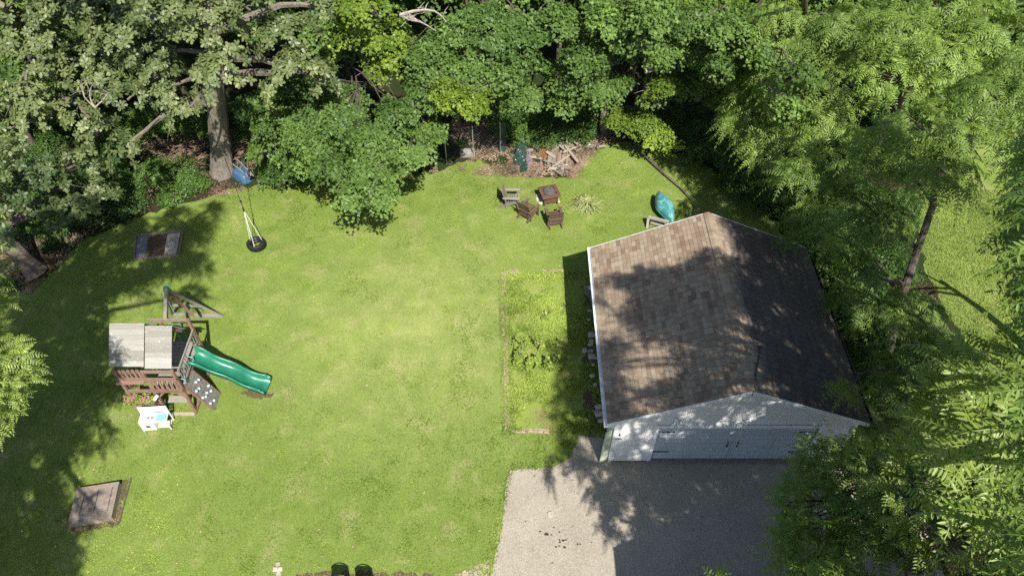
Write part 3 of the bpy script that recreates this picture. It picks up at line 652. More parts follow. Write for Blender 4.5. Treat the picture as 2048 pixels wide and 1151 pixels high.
# ------------------------------------------------------------------ fire pit
c = Vector((1.66, 24.95, 0)); fp = thing("fire_pit", "square rusty brown steel fire pit with mesh dome lid on pale stones", "fire pit", c, R(15))
M_rust = plain("rusty brown steel", (0.14, 0.075, 0.05, 1), 0.75, 0.3, 0.35, 0.2)
b = MB(1); o_, i_ = .42, .27
for a, d, sx, sy in ((0, 1, 1, 0), (0, -1, 1, 0), (1, 0, 0, 1), (-1, 0, 0, 1)):
    pass
b.add([(-o_, -o_, .56), (o_, -o_, .56), (o_, o_, .56), (-o_, o_, .56), (-i_, -i_, .58), (i_, -i_, .58), (i_, i_, .58), (-i_, i_, .58), (-o_, -o_, .53), (o_, -o_, .53), (o_, o_, .53), (-o_, o_, .53)],
      [(0, 1, 5, 4), (1, 2, 6, 5), (2, 3, 7, 6), (3, 0, 4, 7), (8, 9, 1, 0), (9, 10, 2, 1), (10, 11, 3, 2), (11, 8, 0, 3), (8, 11, 10, 9)]); b.build("rim", M_rust, fp)
b = MB(2); b.box((0, 0, .33), (.62, .62, .36)); b.build("body", M_rust, fp)
b = MB(2)
for x in (-1, 1):
    for y in (-1, 1): g = MB(2); g.box((x * .30, y * .30, .27), (.05, .05, .5)); g.build("leg", M_rust, fp)
b = MB(3); b.lathe([(0, .60), (.22, .585), (.26, .585)], n=20); b.build("ash_bed", plain("ash", (0.12, .11, .10, 1), .95, .1, .4, sc_=30), fp)
b = MB(3)
for k in range(12):
    t = k * math.pi / 6; b.tube([(.26 * math.cos(t), .26 * math.sin(t), .59), (.2 * math.cos(t), .2 * math.sin(t), .69), (.05 * math.cos(t), .05 * math.sin(t), .745)], .006, 4)
for r_, z in ((.26, .59), (.23, .66), (.14, .72)): b.tube([(r_ * math.cos(k * .314), r_ * math.sin(k * .314), z) for k in range(21)], .006, 4)
b.build("mesh_lid", plain("sooty steel mesh", (.16, .15, .15, 1), .6, .4, .3, .5), fp)
for i, (px, py, s_) in enumerate([(1078, 398, .32), (1083, 404, .3), (1090, 404, .28), (1100, 403, .3), (1108, 401, .26), (1116, 403, .2), (1076, 391, .22), (1114, 400, .24)]):
    b = MB(80 + i); b.rock((0, 0, 0), (s_, s_ * .8, .1)); tag(b.build("stone", plain("pale flat stone", (.5, .44, .36, 1), .9, .2, .2), loc=G(px, py, .04)), "flat pale stone lying at the foot of the fire pit", "stone", "stones around the fire pit")
# ------------------------------------------------------------------ canoe on its rack
a, e = G(1314, 386, .35), G(1345, 444, .35); L = (e - a).length; cn = thing("canoe", "overturned sea green canoe lying behind the garage roof corner", "canoe", ((a.x + e.x) / 2, (a.y + e.y) / 2, 0), math.atan2(e.y - a.y, e.x - a.x))
vs = []; fs = []; ns, nc = 22, 19
for i in range(ns):
    f = i / (ns - 1) * 2 - 1; w = .38 * (1 - abs(f) ** 1.6) + .006; top = .36 * (1 - .3 * f * f) * (1 - abs(f) ** 6) + .03; sheer = .06 * f * f
    for k in range(nc):
        t = math.pi * k / (nc - 1); y = w * math.cos(t); z = (top) * (math.sin(t) ** .75) ; z += .06 * math.exp(-((t - math.pi / 2) / .12) ** 2) * (1 - f ** 8)
        vs.append((f * L / 2 * 1.03, y, .34 - sheer + z))
for i in range(ns - 1):
    for k in range(nc - 1): fs.append((i * nc + k, i * nc + k + 1, (i + 1) * nc + k + 1, (i + 1) * nc + k))
m = Mat("scuffed sea green hull", .35, .5); v = m.world((1, 1, 1)); m.color(m.mix(m.ramp(m.noise(v, 4, 5, .7, .8), [(.42, 0.), (.6, .8)]), (.05, .24, .24, 1), (.22, .46, .43, 1)))
b = MB(1); b.add(vs, fs); b.build("hull", m.m, cn, True)
b = MB(1)
for s_ in (0, nc - 1): b.tube([(vs[i * nc + s_][0], vs[i * nc + s_][1], vs[i * nc + s_][2]) for i in range(ns)], .014, 5)
b.build("gunwale", plain("green gunwale", (.07, .28, .26, 1), .4, .4), cn)
rk = thing("timber_rack", "low rack of weathered grey timbers under the green canoe", "rack", G(1297, 440))
def wb(p, q, w, h, mat, par, nm, org): b = MB(2); b.beam(Vector(p) - org, Vector(q) - org, w, h); return b.build(nm, mat, par)
o0 = G(1297, 440)
wb(G(1296, 434, .42), G(1338, 444, .42), .12, .1, M_grey, rk, "crossbar", o0); wb(G(1297, 434, .42), G(1294, 456, 0), .1, .12, M_grey, rk, "post", o0)
wb(G(1301, 445, .12), G(1326, 452, .12), .08, .08, M_grey, rk, "lower_bar", o0); wb(G(1336, 444, .42), G(1333, 462, 0), .1, .12, M_grey, rk, "post", o0)
# fallen branch on the right
b = MB(8); b.tube([G(1262, 288, .1), G(1290, 312, .14), G(1318, 338, .12), G(1340, 358, .1), G(1362, 377, .1), G(1381, 395, .15), G(1392, 412, .2), G(1393, 428, .3)], [.06, .057, .053, .047, .04, .036, .032, .025], 8, wob=.12)
b.tube([G(1392, 412, .2), G(1400, 420, .12), G(1410, 432, .1)], [.03, .02, .012], 5); b.tube([G(1300, 320, .14), G(1312, 316, .1), G(1330, 318, .08)], [.03, .02, .01], 5)
tag(b.build("fallen_branch", M_barkd), "long curved fallen branch lying on the shaded grass above the garage", "branch")

# ------------------------------------------------------------------ woodpile, tarps, kennel
def noisy_heap(name, pts, wd, ht, mat, label, cat, seed):
    """crumpled sheet draped over a ridge that follows pts"""
    r = np.random.default_rng(seed); n, mm = 40, 22; P = [Vector(p) for p in pts]; vs = []; fs = []
    for i in range(n):
        f = i / (n - 1) * (len(P) - 1); k = min(int(f), len(P) - 2); c_ = P[k].lerp(P[k + 1], f - k); d = (P[k + 1] - P[k]).normalized(); s_ = Vector((-d.y, d.x, 0))
        kk = f - k; w = wd[k] * (1 - kk) + wd[k + 1] * kk; h = ht[k] * (1 - kk) + ht[k + 1] * kk; e_ = math.sin(math.pi * (i + .3) / (n - .4)) ** .3
        for j in range(mm):
            t = j / (mm - 1) * 2 - 1; z = h * e_ * (1 - abs(t) ** 2.6) + .02 + float(r.normal(0, .035)) + .07 * math.sin(i * 1.1 + 3 * t) * (1 - abs(t)); q = c_ + s_ * (t * w / 2 * (1 + float(r.normal(0, .04))))
            vs.append((q.x, q.y, max(z, .015) + c_.z))
    for i in range(n - 1):
        for j in range(mm - 1): fs.append((i * mm + j, (i + 1) * mm + j, (i + 1) * mm + j + 1, i * mm + j + 1))
    fs = [f[::-1] for f in fs]
    b = MB(seed); b.add(vs, fs); return tag(b.build(name, mat), label, cat)
M_tarp = plain("dark green tarp", (0.03, 0.065, 0.05, 1), 0.28, 0.6, .3)
noisy_heap("tarp", [G(1044, 290, 0), G(1043, 305, 0), G(1042, 320, 0), G(1036, 332, 0)], [.55, .65, .85, .5], [.42, .45, .26, .08], M_tarp, "crumpled dark green tarp draped over a stack at the left of the woodpile", "tarp", 3)
noisy_heap("tarp", [G(1050, 328, 0), G(1046, 345, 0)], [.45, .3], [.16, .05], M_tarp, "small wad of dark green tarp on the litter at the lawn edge", "tarp", 4)
noisy_heap("plastic_sheet", [G(1057, 308, 0), G(1058, 322, 0), G(1053, 338, 0)], [.25, .35, .2], [.4, .26, .06], plain("mauve plastic sheet", (.25, .2, .22, 1), .4, .5, .3), "mauve grey plastic sheet folded beside the green tarp", "sheet", 5)
noisy_heap("bag", [G(1070, 321, 0), G(1081, 322, 0)], [.3, .3], [.18, .16], M_tarp, "small dark green bag lying right of the tarp", "bag", 6)
noisy_heap("plastic_sheet", [G(1066, 200, 0), G(1069, 215, 0), G(1073, 230, 0)], [.6, .9, .7], [.7, .6, .2], plain("white grey sheet", (.5, .5, .55, 1), .4, .4, .3), "pale grey plastic sheet under the trees behind the woodpile", "sheet", 7)
noisy_heap("scrap_sheet", [G(1082, 303, .02), G(1102, 312, .02)], [.6, .6], [.16, .12], plain("rust orange sheet", (.24, .125, .06, 1), .8, .2, .3), "rust orange scrap sheet in the middle of the woodpile", "scrap", 8)
bd = [((1058, 313), (1083, 317), .22, .11, M_pale, "pale new board lying across the woodpile beside the tarp"), ((1088, 321), (1128, 329), .2, .1, M_grey, "grey board continuing right from the pale board"),
      ((1095, 341), (1142, 308), .3, .06, M_pale, "long thin pale stick crossing the boards diagonally"), ((1093, 303), (1110, 315), .28, .16, M_grey, "short thick grey plank left of the board stack"),
      ((1118, 290), (1136, 305), .3, .10, M_grey, "upper slanting board of the crossed boards"), ((1127, 287), (1156, 324), .36, .12, M_grey, "long pale board running down to the right from the woodpile"),
      ((1138, 287), (1150, 298), .34, .1, M_board, "short brown board at the top of the woodpile"), ((1126, 305), (1152, 294), .42, .09, M_pale, "pale board laid across the slanting boards"),
      ((1072, 286), (1112, 285), .25, .12, M_grey, "shaded grey beam along the back of the woodpile"), ((1126, 331), (1132, 343), .12, .12, M_board, "short brown board at the front edge of the woodpile")]
for i, (p, q_, z, w, mt, lab) in enumerate(bd):
    b = MB(90 + i); p_, q2 = G(*p, z), G(*q_, z * .75); c = (p_ + q2) / 2; b.beam(p_ - c, q2 - c, w, .035 if w > .08 else .05); tag(b.build("board", mt, loc=c), lab, "board", "loose boards on the woodpile")
for i in range(9):
    a_ = G(1098 + i * 4.6, 318 - (i % 2) * 4, .16); b = MB(110 + i); b.beam(Vector((-.05, -.35, 0)), Vector((.05, .45, .03)), .1, .05); tag(b.build("board", M_board, loc=a_), "brown board laid side by side in the flat stack of the woodpile", "board", "flat stack of boards")
rr = random.Random(9)
for i in range(78):
    px, py = (rr.uniform(1058, 1205), rr.uniform(276, 302)) if i < 60 else (rr.uniform(1104, 1140), rr.uniform(330, 346))
    if px > 1165: py += -8
    b = MB(200 + i); L_ = rr.uniform(.25, .42); r_ = rr.uniform(.05, .09); t = rr.uniform(0, 3.14); p = G(px, py, rr.uniform(.05, .28))
    d = Vector((math.cos(t), math.sin(t), rr.uniform(-.2, .2))) * L_ / 2
    b.tube([-d, d], [r_, r_ * .92], 6, wob=.18); tag(b.build("log", (M_board, M_grey, M_bark)[i % 3], loc=p), "split firewood log tumbled in the woodpile by the lawn edge", "log", "firewood logs in the woodpile")
b = MB(4); b.rock((0, 0, 0), (.35, .3, .25)); tag(b.build("stone", M_stone, loc=G(1177, 291, .1)), "pale stone at the right end of the woodpile", "stone")
b = MB(5); b.box((0, 0, .1), (.7, .42, .2), (0, 0, .1)); tag(b.build("slab", plain("pale concrete slab", (.36, .35, .31, 1), .9, .2, .35), loc=G(935, 309)), "pale concrete slab at the foot of the chain link pen", "slab")
# chain link pen
M_wire = plain("dull dark wire", (.12, .12, .12, 1), .6, .3, .2, .4)
pen = thing("chain_link_pen", "chain link pen panels with steel posts standing on the litter under the trees", "fence", G(1000, 308))
o0 = G(1000, 308); A0 = G(893, 322); B0 = G(1001, 306); C0 = G(996, 238)
def wire(par, P, Q, h):
    d = (Q - P); L = d.length; d = d / L; b = MB(1); st = .16; n = int(L / st)
    for k in range(-int(h / st), n + 1):
        for s_ in (1, -1):
            x0, x1 = (k * st, k * st + h) if s_ > 0 else (k * st + h, k * st); z0, z1 = 0., h
            def clip(x0, z0, x1, z1):
                if abs(x1 - x0) < 1e-6: return None
                t0 = max(0, min((0 - x0) / (x1 - x0), (L - x0) / (x1 - x0))); t1 = min(1, max((0 - x0) / (x1 - x0), (L - x0) / (x1 - x0)))
                return (t0, t1) if t1 > t0 else None
            c_ = clip(x0, z0, x1, z1)
            if c_: q0 = P + d * (x0 + (x1 - x0) * c_[0]) + Vector((0, 0, h * c_[0])); q1 = P + d * (x0 + (x1 - x0) * c_[1]) + Vector((0, 0, h * c_[1])); b.tube([q0 - o0, q1 - o0], .004, 3, cap=False)
    b.build("mesh_panel", M_wire, par)
for P, Q in ((A0, B0), (B0, C0)): wire(pen, P, Q, 1.7)
for P in (A0, (A0 + B0) / 2, B0, C0): b = MB(1); b.tube([P - o0, P - o0 + Vector((0, 0, 1.8))], .03, 8); b.build("post", M_metal, pen)
for P, Q in ((A0, B0), (B0, C0)): b = MB(1); b.tube([P - o0 + Vector((0, 0, 1.75)), Q - o0 + Vector((0, 0, 1.75))], .018, 7); b.build("rail", M_wire, pen)
b = MB(2); q = B0 - o0; b.box(q + Vector((.12, .1, .85)), (.3, .05, 1.7), (0, 0, .3)); b.build("green_post_cover", M_tarp, pen)
# brush heaps
def brush(px0, px1, py0, py1, n, label, seed, h=.5, mat=M_brush):
    r = random.Random(seed); b = MB(seed); c = G((px0 + px1) / 2, (py0 + py1) / 2)
    for i in range(n):
        p = G(r.uniform(px0, px1), r.uniform(py0, py1), 0) - c; p.z = r.uniform(.02, h); t = r.gauss(.2, .7); L = r.uniform(.4, 1.3); d = Vector((math.cos(t), math.sin(t), r.uniform(-.2, .3))) * L / 2
        k = Vector((r.uniform(-.1, .1), r.uniform(-.1, .1), r.uniform(0, .1))); q0, q1 = p - d, p + d; q0.z = max(q0.z, .02); q1.z = max(q1.z, .02)
        b.tube([q0, p + k, q1], [r.uniform(.01, .022), .014, .006], 4)
    tag(b.build("brush_heap", mat, loc=c), label, "brush heap")
brush(300, 415, 280, 345, 170, "heap of dry brown brush sticks left of the big oak trunk", 1)
brush(470, 535, 285, 345, 110, "heap of reddish dry branches right of the oak trunk behind the wheelbarrow", 2, .6)
brush(1180, 1230, 268, 290, 50, "small tangle of dry twigs at the foot of the tree by the woodpile", 3, .4)
# ------------------------------------------------------------------ wheelbarrow, overturned
wbw = thing("wheelbarrow", "overturned wheelbarrow with blue tray leaning at the foot of the oak trunk", "wheelbarrow", G(488, 350), 0)
o0 = G(488, 350)
def q(px, py, z): return G(px, py, z) - o0
vs = []; fs = []; A_, B_ = q(473, 342, .1), q(499, 364, .1); d = (B_ - A_).normalized(); s_ = Vector((-d.y, d.x, 0)); L = (B_ - A_).length
M_tray = plain("blue painted steel tray", (.05, .12, .21, 1), .4, .5, .3)
n1, n2 = 14, 12
for ring, (sc_, z) in enumerate([(1.0, .06), (.97, .14), (.82, .36), (.74, .42), (.4, .43)]):
    for k in range(n1 * 2):
        t = 2 * math.pi * k / (n1 * 2); cx, cy = math.copysign(abs(math.cos(t)) ** .6, math.cos(t)), math.copysign(abs(math.sin(t)) ** .6, math.sin(t))
        p = (A_ + B_) / 2 + d * (cx * L / 2 * sc_) + s_ * (cy * .34 * sc_ * (1 - .15 * cx)); vs.append((p.x, p.y, z))
m2 = n1 * 2
for r_ in range(4):
    for k in range(m2): fs.append((r_ * m2 + k, r_ * m2 + (k + 1) % m2, (r_ + 1) * m2 + (k + 1) % m2, (r_ + 1) * m2 + k))
fs.append(tuple(range(4 * m2, 5 * m2))); b = MB(1); b.add(vs, fs, .5); b.build("tray", M_tray, wbw, True)
for dx in (0, 1):
    b = MB(1); off = s_ * (.30 * (1 if dx else -.12)); h0 = (A_ - d * .45 + off); h1 = (B_ + d * .25 + off * .6); h0.z = .5; h1.z = .5; b.beam(h0, h1, .045, .045); b.build("handle", M_grey, wbw)
    for f in (.3, .55):
        g = MB(1); p = A_.lerp(B_, f) + off; g.tube([(p.x, p.y, .42), (p.x + s_.x * .1, p.y + s_.y * .1, .78)], .014, 6); g.build("leg", M_metal, wbw)
b = MB(1); w = B_ + d * .12 + s_ * .10; b.lathe([(.13, -.04), (.19, -.035), (.2, 0), (.19, .035), (.13, .04)], (w.x, w.y, .62), 18, 'X', close=True); wh = b.build("wheel", M_rubber, wbw, True)
b = MB(1); b.lathe([(0, -.03), (.125, -.03), (.13, .0), (.125, .03), (0, .03)], (w.x, w.y, .62), 14, 'X'); b.build("hub", M_white, wh)
# ------------------------------------------------------------------ tyre swing
tc = G(512, 487, .40); kn = Vector((tc.x, tc.y, 2.3)); top = Vector((tc.x + .03, tc.y + .05, 7.9))
ts = thing("tyre_swing", "black tyre swing hanging flat by white ropes over the lawn", "swing", (tc.x, tc.y, 0)); o0 = Vector((tc.x, tc.y, 0))
prof = [(.20, -.07), (.24, -.10), (.31, -.105), (.36, -.08), (.375, 0), (.36, .08), (.31, .105), (.24, .10), (.20, .07), (.22, .05), (.27, .06), (.3, 0), (.27, -.06), (.22, -.05)]
b = MB(1); b.lathe(prof, (0, 0, .40), 28, close=True)
for k in range(56): t = k / 56 * 6.2832; b.box((.374 * math.cos(t), .374 * math.sin(t), .4), (.02, .02, .14), (0, 0, t))
b.build("tyre", M_rubber, ts)
for k in range(3):
    t = .6 + k * 2.094; e_ = Vector((.27 * math.cos(t), .27 * math.sin(t), .5)); b = MB(1); b.tube([kn - o0, e_, e_ - Vector((0, 0, .12))], .014, 6); b.build("rope", M_rope, ts)
b = MB(1); b.tube([kn - o0 - Vector((0, 0, .08)), kn - o0 + Vector((0, 0, .12))], [.035, .03], 8); b.tube([kn - o0 + Vector((.02, 0, .42)), kn - o0 + Vector((0, 0, .5))], .03, 6); b.build("swivel", M_black, ts)
b = MB(1); b.tube([kn - o0, kn - o0 + Vector((0, 0, 2.5)), top - o0], .013, 6); b.build("hanging_rope", M_roped, ts)
# ------------------------------------------------------------------ wooden well cover
cT = [G(154, 975.6, .28), G(238, 961, .28), G(223, 1034, .28), G(134.5, 1047, .28)]
hc = thing("well_cover", "low square wooden cover of brown planks on bare soil at the lower left", "cover", (sum(p.x for p in cT) / 4, sum(p.y for p in cT) / 4, 0)); o0 = hc.location.copy()
ex_ = ((cT[1] - cT[0]) + (cT[2] - cT[3])) / 2; ey_ = ((cT[0] - cT[3]) + (cT[1] - cT[2])) / 2
M_cov = wood("brown cover planks", (.22, .17, .13, 1), (.29, .23, .18, 1), (.34, .29, .24, 1), 5)
b = MB(3); bt = Vector((0, 0, 0))
def quadbox(b, P, z0, z1, tint=None): b.add([(p.x, p.y, z0) for p in P] + [(p.x, p.y, z1) for p in P], [(3, 2, 1, 0), (4, 5, 6, 7), (0, 1, 5, 4), (1, 2, 6, 5), (2, 3, 7, 6), (3, 0, 4, 7)], tint)
ctr = Vector((0, 0, 0)); nb = 14
for k in range(nb):
    f0, f1 = k / nb, (k + 1) / nb - .004
    base = -ex_ / 2 - ey_ / 2; P = [base + ey_ * f0, base + ex_ + ey_ * f0, base + ex_ + ey_ * f1, base + ey_ * f1]; quadbox(b, P, .25, .28)
b.build("lid", M_cov, hc)
b = MB(4); e0, e1 = ex_ * .495, ey_ * .495
quadbox(b, [-e0 - e1, e0 - e1, e0 + e1, -e0 + e1], 0.0, .25); b.build("skirt", M_cov, hc)
for f in (-.27, .05, .37):
    b = MB(5); p, q2 = ex_ * f - ey_ * .3, ex_ * f + ey_ * .36; b.beam((p.x, p.y, .285), (q2.x, q2.y, .285), .016, .008); b.build("seam_strip", M_black, hc)
b = MB(5); p0_, p1_, p2_ = G(262, 955, .03), G(238, 1046, .03), G(215, 1052, .03); b.beam(p0_ - G(238, 1046, 0), p1_ - G(238, 1046, 0), .04, .03); b.beam(p1_ - G(238, 1046, 0), p2_ - G(238, 1046, 0), .04, .03)
tag(b.build("edging_strip", M_barkd, loc=G(238, 1046, 0)), "thin dark timber edging at the right of the brown well cover", "edging")
# ------------------------------------------------------------------ framed pad with slabs in the shade
cs = [G(272, 471, .06), G(366, 461, .06), G(358, 510, .06), G(268, 517, .06)]; o0 = sum(cs, Vector()) / 4; o0.z = 0
pd = thing("framed_pad", "timber framed rectangular pad with concrete slabs in the tree shade at the left", "pad", o0)
C = [p - o0 for p in cs]
for i in range(4):
    b = MB(i); P, Q = C[i].copy(), C[(i + 1) % 4].copy(); P.z = Q.z = .05; b.beam(P, Q, .07, .08); b.build("frame_board", M_board, pd)
M_slab = plain("grey slab", (.17, .18, .19, 1), .9, .2, .35)
def bil(u, v): p = C[0] * (1 - u) * (1 - v) + C[1] * u * (1 - v) + C[2] * u * v + C[3] * (1 - u) * v; return p
b = MB(1); quadbox(b, [bil(.03, .95), bil(.25, .95), bil(.27, .06), bil(.05, .06)], 0, .08); b.build("slab", M_slab, pd)
b = MB(1); quadbox(b, [bil(.66, .93), bil(.93, .93), bil(.95, .07), bil(.68, .07)], 0, .06); b.build("slab", M_stone, pd)
b = MB(1); quadbox(b, [bil(.27, .93), bil(.66, .93), bil(.68, .07), bil(.29, .07)], 0, .035); b.build("mossy_infill", M_soil, pd)
b = MB(1); pc = G(341, 492, .1)
for k, r_ in enumerate((.05, .1, .15, .2)): b.tube([(r_ * math.cos(t * .35), r_ * math.sin(t * .35), .012 * k) for t in range(19)], .012, 5)
tag(b.build("hose_coil", M_rope, loc=pc), "small coil of white hose lying on the framed pad", "hose")
# bottom edge: two black chairs, small stones
for i, (px, lab) in enumerate(((680, "black patio chair at the bottom edge, left one of the pair"), (729, "black patio chair at the bottom edge, right one of the pair"))):
    p = G(px, 1136 if i == 0 else 1139, .85); t = thing("patio_chair", lab, "chair", (p.x, p.y - .30, 0), R(180), "black patio chairs")
    b = MB(1); W = .25
    b.tube([(-W, 0, .40), (-W, -.06, .8), (-W * .6, -.09, .87), (0, -.1, .9), (W * .6, -.09, .87), (W, -.06, .8), (W, 0, .40)], .016, 6); b.build("back_frame", M_black, t)
    b = MB(1)
    b.add([(-W, -.005, .42), (W, -.005, .42), (W, -.055, .80), (-W, -.055, .80), (-W * .7, -.09, .85), (W * .7, -.09, .85)], [(0, 1, 2, 3), (3, 2, 5, 4)]); b.build("backrest", M_black, t)
    b = MB(1); b.box((0, .24, .41), (.5, .5, .035)); b.build("seat", M_black, t)
    for x in (-1, 1):
        for y in (.02, .46): g = MB(1); g.tube([(x * W, y, .4), (x * W * 1.05, y, 0)], .014, 6); g.build("leg", M_black, t)
        g = MB(1); g.tube([(x * W, -.02, .62), (x * (W + .02), .3, .64), (x * (W + .02), .44, .4)], .016, 6); g.build("arm", M_black, t)
for i, (px, py, s_, lab) in enumerate([(551, 1138, .14, "left one of two small pale pavers near the bottom edge"), (560, 1138, .14, "right one of two small pale pavers near the bottom edge"), (556, 1128, .12, "grey paver half buried above the two pale pavers"), (557, 1147, .13, "grey paver at the picture's bottom edge under the pale pair")]):
    b = MB(i); b.box((0, 0, 0), (s_, s_ * .9, .05), (0, 0, .2 * i)); tag(b.build("paver", M_stone if i > 1 else plain("pale paver", (.5, .42, .33, 1), .9, .2), loc=G(px, py, .02)), lab, "paver")

# ------------------------------------------------------------------ playset
sheet("worn_soil", xy((500, 778), (525, 786), (548, 784), (540, 796), (505, 795), (480, 786)), 0.006, M_soil, 0.06, 0.1)
ps = thing("playset", "wooden swing set tower with grey board roofs, climbing wall and timber frames", "playset", (-12.1, 14.9, 0)); o0 = ps.location.copy()
def pb(nm, p, q_, w, h, mat=M_red, par=None, up=(0, 0, 1)):
    b = MB(rr.randint(0, 999)); b.beam(Vector(p) - o0, Vector(q_) - o0, w, h, up=up); return b.build(nm, mat, par or ps)
XL, XM, XR, YF, YB = -13.0, -12.1, -11.1, 13.95, 15.95
DK = 1.4
for x, y, z in ((XL, YF, 2.45), (XM, YF, 2.45), (XR, YF, 2.5), (XL, YB, 2.45), (XR, YB, 2.68), (XM, YB, 2.45)): pb("post", (x, y, 0), (x, y, z), .09, .09)
for y in (YF, YB):
    pb("beam", (XL if y == YF else -12.5, y, 2.42 if y == YF else 2.62), (XR + .05, y, 2.42 if y == YF else 2.62), .05, .12, M_board); pb("beam", (XL, y, DK - .1), (XR, y, DK - .1), .05, .14)
for x in (XL, XR): pb("beam", (x, YF, DK - .1), (x, YB, DK - .1), .05, .14); (x < XM and pb("beam", (x, YF, 2.4), (x, YB, 2.4), .05, .1))
b = MB(12)
for k in range(13): y = YF + .08 + k * .155; b.beam((XM - o0.x, y - o0.y, DK), (XR - o0.x, y - o0.y, DK), .14, .03)
b.build("deck", M_grey, ps)
# roof boards: two gable panels side by side
M_roofb = Mat("weathered grey roof boards", .85, .2); mm = M_roofb; v = mm.world((.6, 5, 5)); g1 = mm.noise(v, 5, 6, .7)
col = mm.mix(mm.attr(), (.25, .24, .205, 1), (.40, .39, .35, 1)); col = mm.mix(.5, col, mm.ramp(g1, [(.3, .5), (.7, 1.)]), 'MULTIPLY')
bl = mm.noise(mm.world((1, 1.3, 1)), 16, 3, .5, 1.2); col = mm.mix(mm.ramp(bl, [(.665, 0.), (.69, .8)]), col, (.66, .64, .58, 1)); M_roofb = mm.color(col).bump(g1, .4, .01).m
def roofpanel(x0, x1, yr, ye, zr, ze, seed):
    b = MB(seed); n = 8
    for s_ in (1, -.55):
        for k in range(n):
            f0, f1 = k / n, (k + 1) / n + .02; ya, yb_ = yr - s_ * (yr - ye) * f0, yr - s_ * (yr - ye) * f1; za, zb = zr + (ze - zr) * f0, zr + (ze - zr) * f1 - .0
            lift = .012
            P = [(x0, yb_, zb + lift), (x1, yb_, zb + lift), (x1, ya, za), (x0, ya, za)]; Q = [(a_[0], a_[1], a_[2] - .03) for a_ in P]
            vs = [Vector(a_) - o0 for a_ in P + Q]; b.add(vs, [(0, 1, 2, 3), (7, 6, 5, 4), (0, 4, 5, 1), (1, 5, 6, 2), (2, 6, 7, 3), (3, 7, 4, 0)])
    b.build("roof", M_roofb, ps)
roofpanel(-13.14, -12.0, 15.12, 14.06, 3.5, 2.62, 3); roofpanel(-11.94, -11.07, 15.02, 13.98, 3.5, 2.62, 4)
for x in (-12.95, -12.1, -11.2): pb("rafter", (x, YF + .15, 2.45), (x, 14.95, 3.15), .04, .09, up=(0, -.6, 1)); pb("rafter", (x, 15.5, 2.6), (x, 15.1, 3.2), .04, .09, up=(0, .6, 1))
def slats(nm, p, q_, n, z0, z1, w=.09, mat=M_red):
    p, q_ = Vector(p), Vector(q_); b = MB(rr.randint(0, 999)); d = (q_ - p).normalized(); up = Vector((d.y, -d.x, 0))
    for k in range(n): c = p.lerp(q_, (k + .5) / n); b.beam((c.x - o0.x, c.y - o0.y, z0), (c.x - o0.x, c.y - o0.y, z1), .02, w, up=d)
    b.build(nm, mat, ps)
yf = YF - .06
pb("rail", (XL - .05, yf - .03, 2.12), (XR + .05, yf - .03, 2.12), .04, .14, M_red); pb("shelf", (XL, yf - .10, 2.05), (XM, yf - .10, 2.05), .16, .03, M_red)
slats("guard_slats", (XL, yf, 0), (XM, yf, 0), 6, 2.15, 2.62); slats("guard_slats", (XM, yf, 0), (XR, yf, 0), 6, 1.45, 2.08)
pb("rail", (XM - .12, yf - .03, 1.45), (XR + .05, yf - .03, 1.45), .04, .15, M_red)
slats("guard_slats", (XL + .1, yf, 0), (XM - .05, yf, 0), 7, .42, .98, .07); pb("rail", (XL + .05, yf - .02, .42), (XM - .05, yf - .02, .42), .04, .12, M_red)
pb("planter_rail", (XL + .05, yf, 1.0), (XM, yf, 1.0), .04, .05, M_red)
pb("step", (XM + .12, 14.2, .42), (XR - .2, 14.2, .42), .28, .035, M_grey); pb("step", (XM + .12, 14.7, .75), (XR - .1, 14.7, .75), .25, .035, M_grey)
pb("ground_beam", (XM - .05, YF - .12, .05), (XR + .02, YF - .12, .05), .1, .1, M_pale); pb("ground_beam", (XR + .02, YF - .1, .05), (XR + .02, YB, .05), .09, .1, M_red)
pb("brace", (XM, YF, .9), (XM + .35, YF, DK - .1), .05, .07); pb("brace", (XR, YF, .9), (XR - .35, YF, DK - .1), .05, .07)
pb("brace", (XL, YF, .2), (XL + .06, YF - .3, 0.02), .09, .07)
# side guard beside the slide opening
pb("side_rail", (XR + .03, 14.15, 2.15), (XR + .03, 15.9, 2.15), .04, .09, M_grey); pb("side_rail", (XR + .03, 14.1, 1.5), (XR + .03, 14.9, 1.5), .04, .07, M_grey)
slats("side_slats", (XR + .03, 14.15, 0), (XR + .03, 14.95, 0), 6, 1.5, 2.12, .05, M_grey); slats("side_slats", (XR + .03, 15.45, 0), (XR + .03, 15.9, 0), 3, 1.5, 2.12, .05, M_grey)
for i, (y, z) in enumerate(((14.95, 1.75), (14.05, 1.75))):
    b = MB(1); p = Vector((XR + .07, y, z)) - o0; b.tube([p + Vector((0, 0, .14)), p + Vector((.1, 0, .1)), p + Vector((.1, 0, -.1)), p + Vector((0, 0, -.14))], .016, 6); b.build("grab_handle", M_teal, ps)
